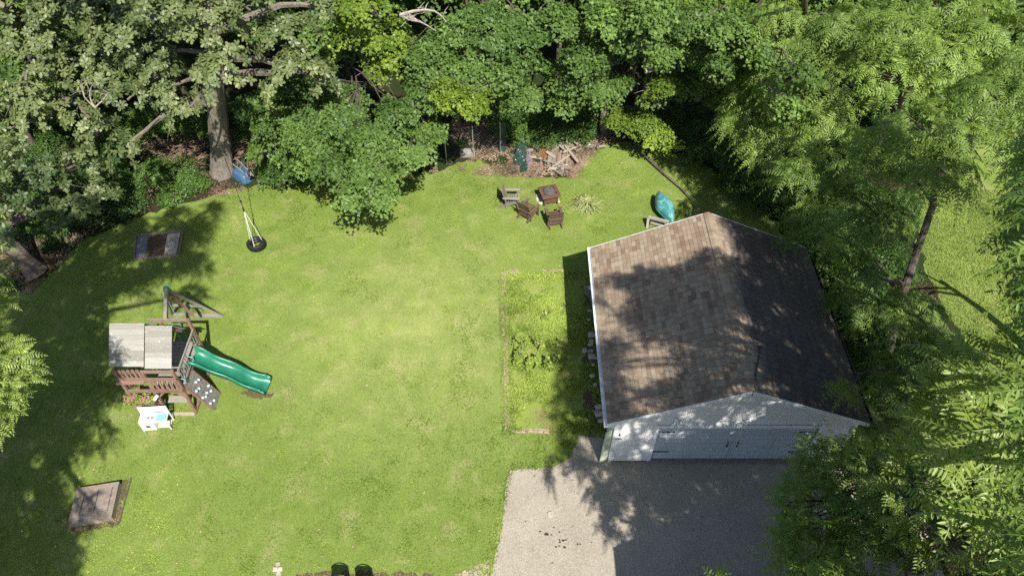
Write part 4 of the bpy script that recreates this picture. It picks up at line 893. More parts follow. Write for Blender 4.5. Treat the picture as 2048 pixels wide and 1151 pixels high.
# slide: wavy green chute
m = Mat("green slide plastic", .34, .5); m.color(m.ramp(m.noise(m.world(), 3, 4, .6), [(.3, (.01, .13, .075, 1)), (.7, (.022, .20, .115, 1))])); M_sl = m.m
path = [(0, 1.5), (.12, 1.52), (.35, 1.42), (.65, 1.17), (.95, 1.0), (1.25, .88), (1.5, .72), (1.75, .5), (2.0, .34), (2.25, .26), (2.5, .2), (2.62, .15)]
sa, sb = Vector((-11.08, 15.18, 0)), Vector((-8.72, 14.88, 0)); dd = (sb - sa).normalized(); ss = Vector((-dd.y, dd.x, 0)); Ls = (sb - sa).length / 2.62
fine = []
for i in range(len(path) - 1):
    for k in range(4):
        f = k / 4; p_1 = path[max(i - 1, 0)]; p_2 = path[i]; p_3 = path[i + 1]; p_4 = path[min(i + 2, len(path) - 1)]
        cr = lambda a, b_, c_, d_: .5 * ((2 * b_) + (-a + c_) * f + (2 * a - 5 * b_ + 4 * c_ - d_) * f * f + (-a + 3 * b_ - 3 * c_ + d_) * f ** 3)
        fine.append((cr(p_1[0], p_2[0], p_3[0], p_4[0]), cr(p_1[1], p_2[1], p_3[1], p_4[1])))
fine.append(path[-1])
KW = 1.1
pr_ = [(-.30, .02), (-.31, .2), (-.285, .23), (-.25, .225), (-.225, .15), (-.19, .035), (-.1, 0), (0, -.005), (.1, 0), (.19, .035), (.225, .15), (.25, .225), (.285, .23), (.31, .2), (.30, .02)]
vs = []; fs = []; K = len(pr_)
for i, (u, z) in enumerate(fine):
    flare = 1 + .12 * math.exp(-((u - 0.15) / .25) ** 2) + .12 * math.exp(-((u - 2.55) / .2) ** 2)
    for a_, b_ in pr_:
        p = sa + dd * (u * Ls) + ss * (a_ * flare * KW) - o0; vs.append((p.x, p.y, z + b_ * (1 if u < 2.5 else .75)))
for i in range(len(fine) - 1):
    for k in range(K - 1): fs.append((i * K + k, i * K + k + 1, (i + 1) * K + k + 1, (i + 1) * K + k))
    fs.append((i * K + K - 1, i * K, (i + 1) * K, (i + 1) * K + K - 1))
fs.append(tuple(range(K))); fs.append(tuple(range((len(fine) - 1) * K, len(fine) * K))[::-1])
b = MB(1); b.add(vs, [f[::-1] for f in fs], .5); so = b.build("slide", M_sl, ps, True); so["label"] = "wavy glossy green plastic slide"
# climbing wall
T0, T1, B1, B0_ = G(385, 740, 1.35) - o0, G(372, 775, 1.35) - o0, G(431, 819, 0.03) - o0, G(441, 787, 0.03) - o0
nrm = (T1 - T0).cross(B0_ - T0).normalized(); nrm = nrm if nrm.z > 0 else -nrm
m = Mat("dark grey climbing boards", .85, .2); g1 = m.noise(m.world((1, 1, 1)), 9, 5, .7); m.color(m.mix(m.ramp(g1, [(.35, 0.), (.7, 1.)]), (.13, .12, .10, 1), (.24, .22, .2, 1)))
b = MB(2)
for k in range(8):
    f0, f1 = k / 8, (k + 1) / 8 - .012; P = [T0.lerp(B0_, f0), T1.lerp(B1, f0), T1.lerp(B1, f1), T0.lerp(B0_, f1)]
    b.add([p for p in P] + [p - nrm * .03 for p in P], [(0, 1, 2, 3), (7, 6, 5, 4), (0, 4, 5, 1), (1, 5, 6, 2), (2, 6, 7, 3), (3, 7, 4, 0)])
cw = b.build("climbing_wall", m.m, ps)
for P, Q in ((T0, B0_), (T1, B1)): b = MB(1); b.beam(P - nrm * .03, Q - nrm * .03, .04, .1, up=nrm); b.build("edge_board", M_red, cw)
M_hold = plain("pale blue climbing hold", (.38, .52, .55, 1), .5, .3, .15)
for u, v_ in ((.22, .25), (.28, .72), (.52, .62), (.42, .2), (.62, .9), (.6, .35), (.75, .62), (.82, .3), (.9, .82), (.9, .55), (.12, .6)):
    p = T0.lerp(B0_, v_ * .95).lerp(T1.lerp(B1, v_ * .95), u); b = MB(int(u * 100)); b.rock((0, 0, 0), (.11, .11, .09)); h = b.build("climbing_hold", M_hold, cw, True); h.location = p + nrm * .03
# swing frame
ap = G(333, 578, 2.65); fr = G(445, 632, .04); top0 = Vector((-11.85, 15.95, 2.68))
pb("swing_beam", top0, ap, .11, .15, M_grey)
pb("leg", ap - Vector((0, 0, .05)), fr, .09, .09, M_grey); fl = Vector((2 * ap.x - fr.x, fr.y + .1, .04)); pb("leg", ap - Vector((0, 0, .05)), fl, .09, .09, M_red)
pb("crossbar", ap.lerp(fr, .62) , ap.lerp(fl, .62), .05, .1, M_grey); pb("brace", ap - Vector((0, 0, .1)), ap.lerp(fr, .45) + Vector((.05, -.45, -.25)), .09, .06, M_red)
pb("ground_beam", fr, Vector((fl.x, fl.y, .04)), .1, .09, M_grey)
b = MB(1); b.box(ap - o0 + Vector((0, 0, -.02)), (.22, .2, .26), taper=.6); b.build("bracket", plain("dark green bracket", (.03, .12, .09, 1), .4, .5), ps)
sw = thing("plastic_swing", "teal rope swing seat hanging from the playset beam", "swing", tuple(G(340, 655))); b = MB(1)
mid = top0.lerp(ap, .45)
for dx in (-.22, .22):
    g = MB(1); g.tube([Vector((mid.x, mid.y + dx, mid.z - .08)) - sw.location, Vector((mid.x, mid.y + dx * .8, .5)) - sw.location], .012, 5); g.build("rope", M_teal, sw)
b.beam(Vector((mid.x, mid.y - .25, .5)) - sw.location, Vector((mid.x, mid.y + .25, .5)) - sw.location, .18, .03); b.build("seat", plain("green swing seat", (.04, .2, .14, 1), .4, .4), sw)
# flower box on the playset
fb = thing("flower_box", "window box of pink petunias hung on the front of the playset", "flower box", (-12.62, 13.78, 1.0))
b = MB(1); b.box((0, 0, -.08), (1.0, .2, .16)); b.build("box", M_red, fb)
n = 420; P = np.stack([rng.uniform(-.5, .5, n), rng.normal(-.02, .10, n), rng.uniform(0, .16, n)], 1); A = rng.normal(0, 1, (n, 3)); A[:, 2] = abs(A[:, 2]) * .4
leaf_mesh("foliage", P, A, np.tile((0, -.3, 1.), (n, 1)), rng.uniform(.05, .09, n), rng.random(n), 'simple', LM['weed'], fb)
b = MB(6)
for k in range(26):
    x = rr.choice((rr.uniform(-.55, -.25), rr.uniform(.1, .25), rr.uniform(-.25, -.1), rr.uniform(.3, .5))); b.lathe([(0, 0), (.035, .02), (.03, .03)], (x, rr.uniform(-.16, .1), rr.uniform(.12, .2)), 6)
b.build("flowers", M_pink, fb)
b = MB(7); b.box((0, 0, 0), (.09, .2, .03), (.3, .2, -.5)); b.box((.03, .0, .02), (.05, .16, .02), (.3, .2, -.1)); tag(b.build("toy", M_white, loc=(-12.05, 13.78, 1.14)), "small white toy lying at the right end of the flower box", "toy")
# play kitchen
pk = thing("play_kitchen", "white and pale blue wooden play kitchen standing in front of the playset", "play kitchen", (-12.2, 13.38, 0), R(4)); W, D = .92, .36
for x in (-W / 2, W / 2):
    b = MB(1); b.box((x, D / 2, .47), (.035, .03, .94)); b.build("back_post", M_mint, pk); b = MB(1); b.box((x, -D / 2, .26), (.035, .035, .52)); b.build("leg", M_mint, pk)
b = MB(1); b.box((0, D / 2, .9), (W, .025, .07)); b.box((-.22, D / 2 + .004, .72), (.44, .02, .3))
for z in (.64, .72, .8): b.box((.24, D / 2 + .004, z), (.44, .018, .035))
b.build("back_panel", M_white, pk)
b = MB(1); b.box((-.02, 0, .53), (W + .02, D + .04, .03)); b.build("counter", M_cream, pk)
b = MB(1); b.box((.25, -.01, .55), (.36, .28, .02)); b.add([(.09, -.13, .561), (.41, -.13, .561), (.41, .11, .561), (.09, .11, .561), (.13, -.09, .547), (.37, -.09, .547), (.37, .07, .547), (.13, .07, .547)], [(4, 5, 6, 7)]); b.build("sink", M_blue, pk)
for x in (-.2, -.06): b = MB(1); b.lathe([(0, .012), (.052, .012), (.055, 0)], (x, .0, .546), 16); b.build("burner", plain("grey burner", (.22, .2, .17, 1), .6, .3), pk)
b = MB(1); b.box((-.08, .14, .6), (.14, .09, .09)); b.build("tap_box", M_mint, pk)
b = MB(1); b.box((-.235, -.01, .27), (.43, .32, .46)); cb = b.build("cabinet", M_white, pk)
b = MB(1); b.box((-.235, -.178, .27), (.39, .015, .42)); dr = b.build("door", M_white, cb); b = MB(1); b.box((-.235, -.188, .28), (.15, .008, .14)); b.build("oven_window", plain("dark window", (.12, .11, .1, 1), .3, .5), dr)
b = MB(1); b.box((.23, 0, .12), (.44, .3, .02)); b.build("shelf", M_cream, pk)
#@@TREES@@
# ------------------------------------------------------------------ trees
def frame(n):
    ref = np.where(np.abs(n[:, 2:3]) > .9, np.array([[1., 0, 0]]), np.array([[0, 0, 1.]])); t1 = nrmz(np.cross(n, ref)); return t1, np.cross(n, t1)
def shell(c, r, n, low=-.45, inner=.55):
    """n points through the outer part of an ellipsoid crown lobe, outline uneven"""
    d = nrmz(rng.normal(0, 1, (n * 2, 3))); d = d[d[:, 2] > low][:n]
    ph = rng.uniform(0, 6.28, 6); lum = 1 + .13 * np.sin(3 * d[:, 0] + ph[0]) + .13 * np.sin(4 * d[:, 1] + ph[1] + 2 * d[:, 2]) + .10 * np.sin(7 * d[:, 0] - 5 * d[:, 1] + ph[2])
    rad = (inner + (1.05 - inner) * rng.random(len(d)) ** .55) * lum
    return np.array(c) + d * np.array(r) * rad[:, None], d
def area(r): a, b, c = r; return 4 * np.pi * ((a * b) ** 1.6 / 3 + (a * c) ** 1.6 / 3 + (b * c) ** 1.6 / 3) ** (1 / 1.6)
def cat(D, **k):
    for q in k: D[q].append(k[q])
def k_maple(D, c, r, cov=1.6, leaf=.118, rs=.42, tint=.5):
    n = max(4, int(cov * area(r) / (3.14 * rs * rs) * .9)); C, d = shell(c, r, n); n = len(C)
    N = nrmz(d * .55 + np.array([0, -.12, .8]) + rng.normal(0, .22, (n, 3))); t1, t2 = frame(N); R_ = rs * rng.uniform(.6, 1.3, n)
    m = int(3.14 * rs * rs / (leaf * leaf * .42) * 1.0); ph = rng.uniform(0, 6.283, (n, m)); ps_ = rng.uniform(0, 6.28, (n, 1))
    rho = np.sqrt(rng.random((n, m))) * R_[:, None] * (1 + .3 * np.sin(3 * ph + ps_)); ra = np.cos(ph)[..., None] * t1[:, None] + np.sin(ph)[..., None] * t2[:, None]
    P = C[:, None] + ra * rho[..., None] - N[:, None] * (rho ** 2 * .55)[..., None] + rng.normal(0, .03, (n, m, 3))
    A = ra + rng.normal(0, .45, (n, m, 3)) - N[:, None] * .25; NN = N[:, None] + rng.normal(0, .33, (n, m, 3))
    T = tint + rng.normal(0, .16, (n, 1)) + rng.normal(0, .15, (n, m)); cat(D, p=P.reshape(-1, 3), a=A.reshape(-1, 3), n=NN.reshape(-1, 3), L=leaf * rng.uniform(.7, 1.2, n * m), t=T.ravel())
def k_oak(D, c, r, cov=1.0, leaf=.21, rs=.55, tint=.5):
    n = max(4, int(cov * area(r) / (3.14 * rs * rs))); C0, d = shell(c, r, n, -.5, .5); n = len(C0); w = 7
    N0 = nrmz(d * .6 + np.array([0, -.1, .7]) + rng.normal(0, .25, (n, 3))); t1, t2 = frame(N0); ph = rng.uniform(0, 6.283, (n, w)); rho = np.sqrt(rng.random((n, w))) * rs
    ra = np.cos(ph)[..., None] * t1[:, None] + np.sin(ph)[..., None] * t2[:, None]; C = (C0[:, None] + ra * rho[..., None] - N0[:, None] * (rho ** 2 * .5)[..., None]).reshape(-1, 3)
    N = nrmz(np.repeat(N0, w, 0) + ra.reshape(-1, 3) * .5 + rng.normal(0, .2, (n * w, 3))); n *= w; t1, t2 = frame(N); m = 10
    ph = np.arange(m)[None] * 2.4 + rng.uniform(0, 6.28, (n, 1)) + rng.normal(0, .15, (n, m)); ra = np.cos(ph)[..., None] * t1[:, None] + np.sin(ph)[..., None] * t2[:, None]
    up = np.linspace(.5, -.55, m)[None, :, None]; P = C[:, None] + ra * .02 + np.zeros((n, m, 1)); A = ra + N[:, None] * up * 1.0; NN = N[:, None] * 1.0 + ra * .35 + rng.normal(0, .15, (n, m, 3))
    T = tint + rng.normal(0, .13, (n, 1)) + rng.normal(0, .13, (n, m)); cat(D, p=P.reshape(-1, 3), a=A.reshape(-1, 3), n=NN.reshape(-1, 3), L=leaf * rng.uniform(.75, 1.15, n * m), t=T.ravel())
def fronds(D, C, N, nf, Lf, npair, leaf, tint, X=None, up=.35, droop=.55):
    n = len(C); t1, t2 = frame(N); jit_ = .10 if (leaf > .15 or npair == 9) else .15; ph = np.arange(nf)[None] * (6.283 / nf) + rng.uniform(0, 6.28, (n, 1)) + rng.normal(0, .25, (n, nf))
    ra = np.cos(ph)[..., None] * t1[:, None] + np.sin(ph)[..., None] * t2[:, None]; ax = nrmz(ra + N[:, None] * rng.uniform(up - .25, up + .3, (n, nf, 1))).reshape(-1, 3); C2 = np.repeat(C, nf, 0); N2 = np.repeat(N, nf, 0)
    L = Lf * rng.uniform(.7, 1.2, len(ax)); s = np.linspace(.16, 1.0, npair); G_ = np.array([0, 0, -1.])
    pos = lambda s_: C2[:, None] + ax[:, None] * (L[:, None] * s_)[..., None] + G_ * (L[:, None] * droop * s_ ** 2)[..., None]
    P = pos(s[None]); dr = nrmz(ax[:, None] + G_ * (2 * droop * s[None, :, None])); side = nrmz(np.cross(dr, N2[:, None] + 0 * dr)); upn = np.cross(side, dr)
    T0 = tint + rng.normal(0, .14, (len(ax), 1)); prof = np.sin(np.pi * (s * .78 + .17)) ** .5
    for sg in (1, -1):
        A = side * sg + dr * .42 + rng.normal(0, jit_, P.shape) + G_ * rng.uniform(.12, .45, (len(ax), 1, 1)); NN = upn + rng.normal(0, jit_ * 1.5, P.shape) + side * sg * .25
        cat(D, p=P.reshape(-1, 3), a=A.reshape(-1, 3), n=NN.reshape(-1, 3), L=(leaf * prof[None] * rng.uniform(.85, 1.12, (len(ax), npair))).ravel(), t=(T0 + rng.normal(0, .1, (len(ax), npair))).ravel())
    cat(D, p=P[:, -1], a=dr[:, -1], n=upn[:, -1], L=np.full(len(ax), leaf * .8), t=T0.ravel())
    if X is not None:
        ss = np.array([0, .35, .7, 1.]); Q = pos(ss[None]); w = side[:, :1] * .006 * (leaf / .12)
        for k in range(3): X.append(np.stack([Q[:, k] - w[:, 0], Q[:, k] + w[:, 0], Q[:, k + 1] + w[:, 0] * .7, Q[:, k + 1] - w[:, 0] * .7], 1))
def k_pin(D, c, r, cov=1.3, leaf=.11, Lf=.55, npair=8, nf=6, tint=.5, X=None):
    n = max(3, int(cov * area(r) / (3.14 * (Lf * .8) ** 2))); C, d = shell(c, r, n, -.5, .5)
    N = nrmz(d * .7 + np.array([0, -.1, .6]) + rng.normal(0, .25, (len(C), 3))); fronds(D, C, N, nf, Lf, npair, leaf, tint, X)
KIND = {'maple': (k_maple, 'maple', 'maple'), 'lime': (k_maple, 'maple', 'lime'), 'oak': (k_oak, 'oak', 'oak'), 'walnut': (k_pin, 'let', 'walnut'), 'ail': (k_pin, 'let', 'ail'), 'shrub': (k_maple, 'simple', 'shrub')}
NLEAF = [0]
def crown(parent, kind, lobes, cov=None, tint=.5, name="crown", **kw):
    f, tm, mt = KIND[kind]; D = leaf_arrays(); X = [] if kind in ('walnut', 'ail') else None
    for L in lobes:
        k2 = dict(kw); c, r = L[0], L[1]
        if cov: k2['cov'] = cov
        if len(L) > 2: k2.update(L[2])
        if X is not None: k2['X'] = X
        k2.setdefault('tint', tint); f(D, c, r, **k2)
    D = {q: np.concatenate(D[q]) for q in D}; NLEAF[0] += len(D['p'])
    k = D['p'][:, 2] > .04; D = {q: D[q][k] for q in D}
    return leaf_mesh(name, D['p'], D['a'], D['n'], D['L'], D['t'], tm, LM[mt], parent, extra=(np.concatenate(X) if X else None))
def limb_pts(a, b, sag=.12, n=6, r=rnd):
    a, b = Vector(a), Vector(b); L = (b - a).length; o = Vector((r.uniform(-1, 1), r.uniform(-1, 1), r.uniform(.2, 1))) * L * sag
    return [a.lerp(b, i / n) + o * math.sin(math.pi * i / n) + Vector((r.uniform(-1, 1), r.uniform(-1, 1), r.uniform(-1, 1))) * L * .012 * (0 < i < n) for i in range(n + 1)]
def tree(name, label, category, trunk, lobes, kind, group=None, bark_=None, cov=None, tint=.5, limb=.35, twigs=5, **kw):
    """trunk: list of (x, y, z, radius); lobes: list of ((x, y, z), (rx, ry, rz))"""
    bx = Vector(trunk[0][:3]); t = thing(name, label, category, bx, 0, group); mb = MB(rnd.randint(1, 9999))
    pts = [Vector(p[:3]) for p in trunk]; rad = [p[3] for p in trunk]
    fp_, fr_ = [], []
    for i in range(len(pts) - 1):
        for k in range(4): f = k / 4; fp_.append(pts[i].lerp(pts[i + 1], f)); fr_.append(rad[i] * (1 - f) + rad[i + 1] * f)
    fp_.append(pts[-1]); fr_.append(rad[-1]); fr_[0] *= 1.35; fr_[1] *= 1.08 if len(fr_) > 4 else 1
    mb.tube([p - bx for p in fp_], fr_, 10, wob=.05)
    for L in lobes:
        c = Vector(L[0]); best = None
        for p, q_ in zip(fp_, fr_):
            dd_ = (c - p).length; dz = c.z - p.z; sc_ = dd_ + (3 if dz < .15 * dd_ else 0) + max(0, dz - dd_ * .8)
            if best is None or sc_ < best[0]: best = (sc_, p, q_)
        _, p, q_ = best; r0 = min(q_ * .6, .05 + .03 * (c - p).length); lp = limb_pts(p, c); n = len(lp)
        mb.tube([x - bx for x in lp], [r0 * (1 - .75 * i / (n - 1)) for i in range(n)], 6)
        for k in range(twigs):
            e = c + Vector([rnd.uniform(-.85, .85) * L[1][j] for j in range(3)]); s0 = lp[rnd.randint(n // 2, n - 1)]; tp = limb_pts(s0, e, .1, 4)
            mb.tube([x - bx for x in tp], [.03, .024, .018, .012, .007], 4)
    mb.build("trunk", bark_ or M_barkd, t)
    L2 = []
    for L in lobes:
        k2 = dict(L[2]) if len(L) > 2 else {}; k2.setdefault('tint', tint + rnd.uniform(-.2, .17)); L2.append(((L[0][0] - bx.x, L[0][1] - bx.y, L[0][2] - bx.z), L[1], k2))
    crown(t, kind, L2, cov, tint, **kw); return t
def B(px, py, z, rpx, ry=1.0, rz=.6, **kw):
    c = G(px, py, z); r = rpx * depth(c) / FPX; L = (tuple(c), (r, r * ry, r * rz))
    return L + (kw,) if kw else L

# --- big oak by the wheelbarrow
ob = G(446, 345)
oak_tr = [(ob.x, ob.y, 0, .47), tuple(G(438, 262, 2.3)) + (.43,), tuple(G(432, 190, 4.3)) + (.39,), tuple(G(428, 110, 6.4)) + (.36,), tuple(G(425, 20, 8.6)) + (.3,), (ob.x + 2.2, ob.y, 13, .2), (ob.x + 2, ob.y, 16, .1)]
tree("oak_tree", "tall oak with a thick grey trunk, pale glossy leaf whorls, beside the blue wheelbarrow", "tree", oak_tr,
     [B(590, 140, 7.2, 68), B(560, 60, 8.2, 55), B(650, 150, 6.6, 30, rz=.5), B(440, 130, 7.8, 62), B(380, 215, 6.2, 34, rz=.5), B(410, 40, 9, 70), B(300, 110, 7.2, 62), B(330, 180, 6.2, 34), B(235, 40, 8.6, 70), B(255, 200, 6.0, 48), B(250, 290, 5.0, 34, rz=.5), B(500, 20, 9.4, 50),
      B(660, 20, 8.6, 45), B(320, 10, 10, 60), ((-13, 26, 13), (3.5, 3.5, 2.2)), ((-10, 27, 12), (2.5, 3, 2)), ((-16, 27, 12), (3, 3, 2)), ((-13, 29, 15), (3, 3, 2))],
     'oak', bark_=M_bark, cov=1.0, twigs=1)
# limb that carries the tyre swing
# --- oaks at the left edge
tree("oak_tree", "oak at the upper left corner with two leaning trunks behind its leaves", "tree", [tuple(G(118, 260)) + (.3,), tuple(G(85, 170, 3.5)) + (.26,), tuple(G(40, 90, 6.5)) + (.2,), tuple(G(0, 10, 9.5)) + (.13,)],
     [B(60, 60, 8, 75), B(150, 120, 6.6, 62), B(40, 190, 6.4, 60), B(150, 20, 8.6, 62), B(10, 20, 9, 50), B(130, 215, 5.4, 55), B(190, 255, 4.8, 40), B(20, 270, 5.2, 45), B(215, 150, 6, 45)], 'oak', bark_=M_bark, cov=1.0, twigs=2)
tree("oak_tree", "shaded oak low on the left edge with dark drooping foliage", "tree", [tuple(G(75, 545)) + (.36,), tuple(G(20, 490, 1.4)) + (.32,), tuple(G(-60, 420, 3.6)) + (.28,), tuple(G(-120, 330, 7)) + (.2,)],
     [B(60, 360, 4.4, 70), B(150, 330, 4.2, 55), B(20, 430, 4.0, 55), B(110, 420, 3.0, 50), B(-30, 330, 6, 60), B(180, 370, 2.6, 45)], 'oak', cov=.9, tint=.25, bark_=M_barkd)  # dark bark on this trunk carries its shade in the colour
# --- trees beyond the left frame that shade the lawn
def C(px, py, rpx, z, zt=0.0, rz=.55):
    """crown lobe at height z whose shadow falls where the photograph shows it"""
    g = G(px, py, zt); h = z - zt; r = rpx * depth(g) / FPX; return ((g.x + .272 * h, g.y - .78 * h, z), (r, r, r * rz))
def inframe(L):
    x, y = PX(L[0]); m = L[1][0] * FPX / max(depth(L[0]), .5); return -m < x < 2048 + m and -m < y < 1151 + m
LS = [(120, 690, 85), (60, 800, 80), (170, 800, 48), (100, 600, 60), (190, 560, 60), (260, 520, 48), (330, 480, 46), (395, 530, 28), (375, 590, 26), (175, 665, 46), (215, 720, 38), (60, 900, 70), (140, 880, 42), (30, 1000, 70), (105, 960, 34), (165, 1010, 14), (95, 1060, 40), (200, 870, 22), (195, 1000, 16), (40, 1100, 60), (400, 450, 26), (250, 450, 40), (150, 520, 40),
      (340, 530, 30), (130, 1120, 30), (160, 1050, 12), (300, 560, 30), (60, 700, 60), (-40, 900, 90), (-60, 700, 90), (350, 440, 34), (380, 490, 30), (420, 420, 18), (160, 600, 50), (250, 560, 28), (200, 480, 40), (30, 560, 60), (100, 760, 60), (230, 770, 20), (60, 850, 60), (110, 1130, 50), (20, 1150, 60)]
for key, zz, base, lab in ((0, (14, 19.5), (-18.5, 7.5, 0), "tall tree standing beyond the left edge of the lawn"), ):
    lob = []
    for px, py, r_ in LS:
        for z in np.arange(10.5, 21.0, .25):
            L = C(px, py, r_ * 1.05, float(z))
            x, y = PX(L[0]); m = L[1][0] * FPX / max(depth(L[0]), .5)
            if x < -m * 1.5 - 30 or depth(L[0]) < 1: break
        if inframe(L): continue
        lob.append(L)
    tree("walnut_tree", lab, "tree", [(-18.5, 9, 0, .4), (-17.5, 9, 6, .34), (-15.5, 8.5, 12, .26), (-13.5, 8, 16, .18)], lob, 'walnut', cov=2.3, Lf=.55, nf=7, npair=7, leaf=.15); print('left', len(lob), len(LS))
# leafy sprays reaching into the frame at the left edge
def spray_tree(name, label, cat_, trunk, tips, kind, Lf, leaf, npair, nf, mat, tint=.6, lobes=(), lkw=None, group=None):
    bx = Vector(trunk[0][:3]); t = thing(name, label, cat_, bx, 0, group); mb = MB(rnd.randint(1, 999)); mb.tube([Vector(p[:3]) - bx for p in trunk], [p[3] for p in trunk], 9, wob=.04)
    D = leaf_arrays(); X = []; C_ = []; N_ = []
    tr = [Vector(p[:3]) for p in trunk]
    for (px, py, z, k) in tips:
        c = G(px, py, z); near = min(tr, key=lambda p: (p - c).length + (2 if p.z > c.z else 0)); lp = limb_pts(near, c, .1, 5); mb.tube([x - bx for x in lp], [.05, .04, .03, .022, .015, .008], 5)
        C_.append(c - bx); N_.append((rnd.uniform(-.3, .3) + .15, rnd.uniform(-.5, -.1), 1)); fronds(D, np.array([tuple(C_[-1])]), nrmz(np.array([N_[-1]])), nf, Lf * k, npair, leaf * k, tint, X, up=.25, droop=.5)
    for L in lobes:
        k2 = dict(lkw or {}); k2.update(L[2] if len(L) > 2 else {}); k_pin(D, np.array(L[0]) - np.array(bx), L[1], X=X, **k2)
        c = Vector(L[0]); near = min(tr, key=lambda p: (p - c).length + (2 if p.z > c.z else 0)); lp = limb_pts(near, c, .1, 5); mb.tube([x - bx for x in lp], [.09, .07, .055, .04, .03, .015], 5)
        for q_ in range(5):
            e = c + Vector([rnd.uniform(-.8, .8) * L[1][j] for j in range(3)]); mb.tube([x - bx for x in limb_pts(lp[4], e, .1, 3)], [.02, .015, .01, .006], 4)
    mb.build("trunk", M_bark, t); D = {q: np.concatenate(D[q]) for q in D}; NLEAF[0] += len(D['p'])
    leaf_mesh("crown", D['p'], D['a'], D['n'], D['L'], D['t'], 'let', LM[mat], t, extra=np.concatenate(X)); return t
spray_tree("ailanthus_tree", "bright green tree of pinnate leaves reaching in at the left edge above the well cover", "tree", [(-16.3, 8.0, 0, .16), (-15.5, 8.0, 4, .13), (-14.0, 8.2, 6.5, .09), (-12.8, 8.4, 8.2, .05)],
           [(26, 682, 8.2, 0.68), (71, 752, 7.6, 0.51), (1, 792, 8.0, 0.85), (-29, 712, 8.6, 0.85), (36, 792, 7.6, 0.77), (-4, 862, 7.2, 0.59), (-4, 732, 8.5, 0.85), (38, 712, 8.3, 0.85), (16, 772, 8.2, 0.89), (-24, 792, 8.6, 0.85), (46, 762, 7.8, 0.77), (-9, 832, 7.6, 0.77), (-44, 752, 8.8, 0.85), (21, 822, 7.4, 0.68), (-34, 852, 7.6, 0.77), (6, 697, 8.2, 0.77), (61, 732, 7.8, 0.64), (-39, 692, 8.6, 0.85)], 'ail', .55, .135, 9, 9, 'ail', .65)
spray_tree("ailanthus_tree", "small spray of pinnate leaves entering at the left edge beside the leaning trunk", "tree", [(-18.5, 13, 0, .12), (-17.2, 12.5, 4, .1), (-16.6, 12, 6.4, .05)],
           [(5, 545, 7, 1), (-15, 580, 7.2, 1), (10, 600, 6.8, .9), (-20, 530, 7.2, 1), (2, 650, 6.6, .7)], 'ail', .6, .13, 8, 6, 'ail', .5)

# --- maples along the far edge of the lawn
FOREST = "trees of the wood behind the lawn"
def mtree(label, base, h, lobes, kind='maple', r0=.16, lean=(0, 0), **kw):
    b = G(*base); tr = [(b.x, b.y, 0, r0), (b.x + lean[0] * .4, b.y + lean[1] * .4, h * .35, r0 * .85), (b.x + lean[0] * .8, b.y + lean[1] * .8, h * .7, r0 * .6), (b.x + lean[0], b.y + lean[1], h, r0 * .3)]
    return tree("maple_tree", label, "tree", tr, lobes, kind, kw.pop('group', None), **kw)
mtree("low spreading maple overhanging the lawn behind the tyre swing", (720, 270), 5, [B(745, 335, 4.4, 46, rz=.35), B(665, 335, 3.8, 40, rz=.4), B(825, 290, 4.4, 50, rz=.35), B(740, 270, 5.0, 50, rz=.4), B(640, 285, 4.0, 36, rz=.4), B(700, 385, 3.6, 30, rz=.35), B(755, 385, 4.0, 32, rz=.35), B(860, 262, 4.2, 30, rz=.4), B(790, 225, 5.4, 40, rz=.4), B(600, 265, 4, 34, rz=.4), B(690, 230, 5.0, 40, rz=.4), B(790, 340, 3.8, 30, rz=.4), B(610, 320, 2.8, 28, rz=.5), B(700, 310, 3.0, 60, rz=.4)], cov=2.0, tint=.6)
mtree("broad maple with dense layered foliage in the top centre", (930, 215), 9, [B(880, 180, 5.4, 62), B(960, 130, 6.2, 70), B(1030, 120, 6.4, 52), B(860, 110, 6.6, 55), B(1000, 60, 7.6, 60), B(930, 60, 7.4, 60), B(1040, 190, 5, 34), B(840, 160, 5.6, 36), B(1050, 60, 7.4, 40)], cov=2.1, r0=.2)
mtree("lime green branch of a maple hanging over the chain link pen", (925, 190), 5, [B(915, 200, 6.0, 38, rz=.4), B(885, 175, 6.2, 26, rz=.5), B(950, 205, 5.8, 26, rz=.5)], 'lime', cov=2.1, r0=.08, tint=.4)
mtree("yellowish green maple left of the top centre", (780, 150), 8, [B(760, 70, 7.0, 52), B(800, 110, 6.2, 40), B(700, 45, 7.6, 42), B(760, 130, 5.6, 34), B(720, 15, 8.6, 50), B(690, 75, 7, 26)], 'lime', cov=1.6, tint=.35)
mtree("dark maple in the shadow behind the low spreading maple", (600, 170), 7, [B(560, 240, 3.8, 55), B(640, 220, 4.2, 50), B(540, 300, 2.6, 40), B(700, 200, 4.4, 45), B(590, 180, 5.0, 45), B(520, 210, 4, 40), B(600, 310, 2.0, 35), B(570, 345, 1.2, 26)], cov=1.5, tint=.35)
mtree("maple with flat pale tiers of leaves left of the grey trunk", (1130, 200), 8, [B(1150, 150, 5.0, 55, rz=.4), B(1210, 175, 4.6, 40, rz=.4), B(1130, 195, 4.0, 34, rz=.5), B(1170, 105, 6.4, 46, rz=.5), B(1110, 40, 7.6, 46), B(1240, 165, 4.6, 26, rz=.4)], cov=2.1, tint=.62)
b_ = G(1205, 272); tree("maple_tree", "maple with a straight grey trunk at the right end of the woodpile", "tree", [(b_.x, b_.y, 0, .2), (b_.x - .05, b_.y + .1, 3, .17), (b_.x, b_.y, 7, .13), (b_.x, b_.y, 11, .07)],
     [B(1270, 60, 7.2, 62, rz=.5), B(1340, 90, 6.4, 56, rz=.45), B(1390, 95, 6.2, 45, rz=.45), B(1220, 30, 8, 50), B(1300, 20, 8.6, 55), B(1330, 100, 6.0, 40, rz=.5), B(1240, 95, 6, 34), ((4.5, 30, 12), (3, 3, 2.5))], 'maple', cov=2.1, tint=.62, bark_=M_bark)
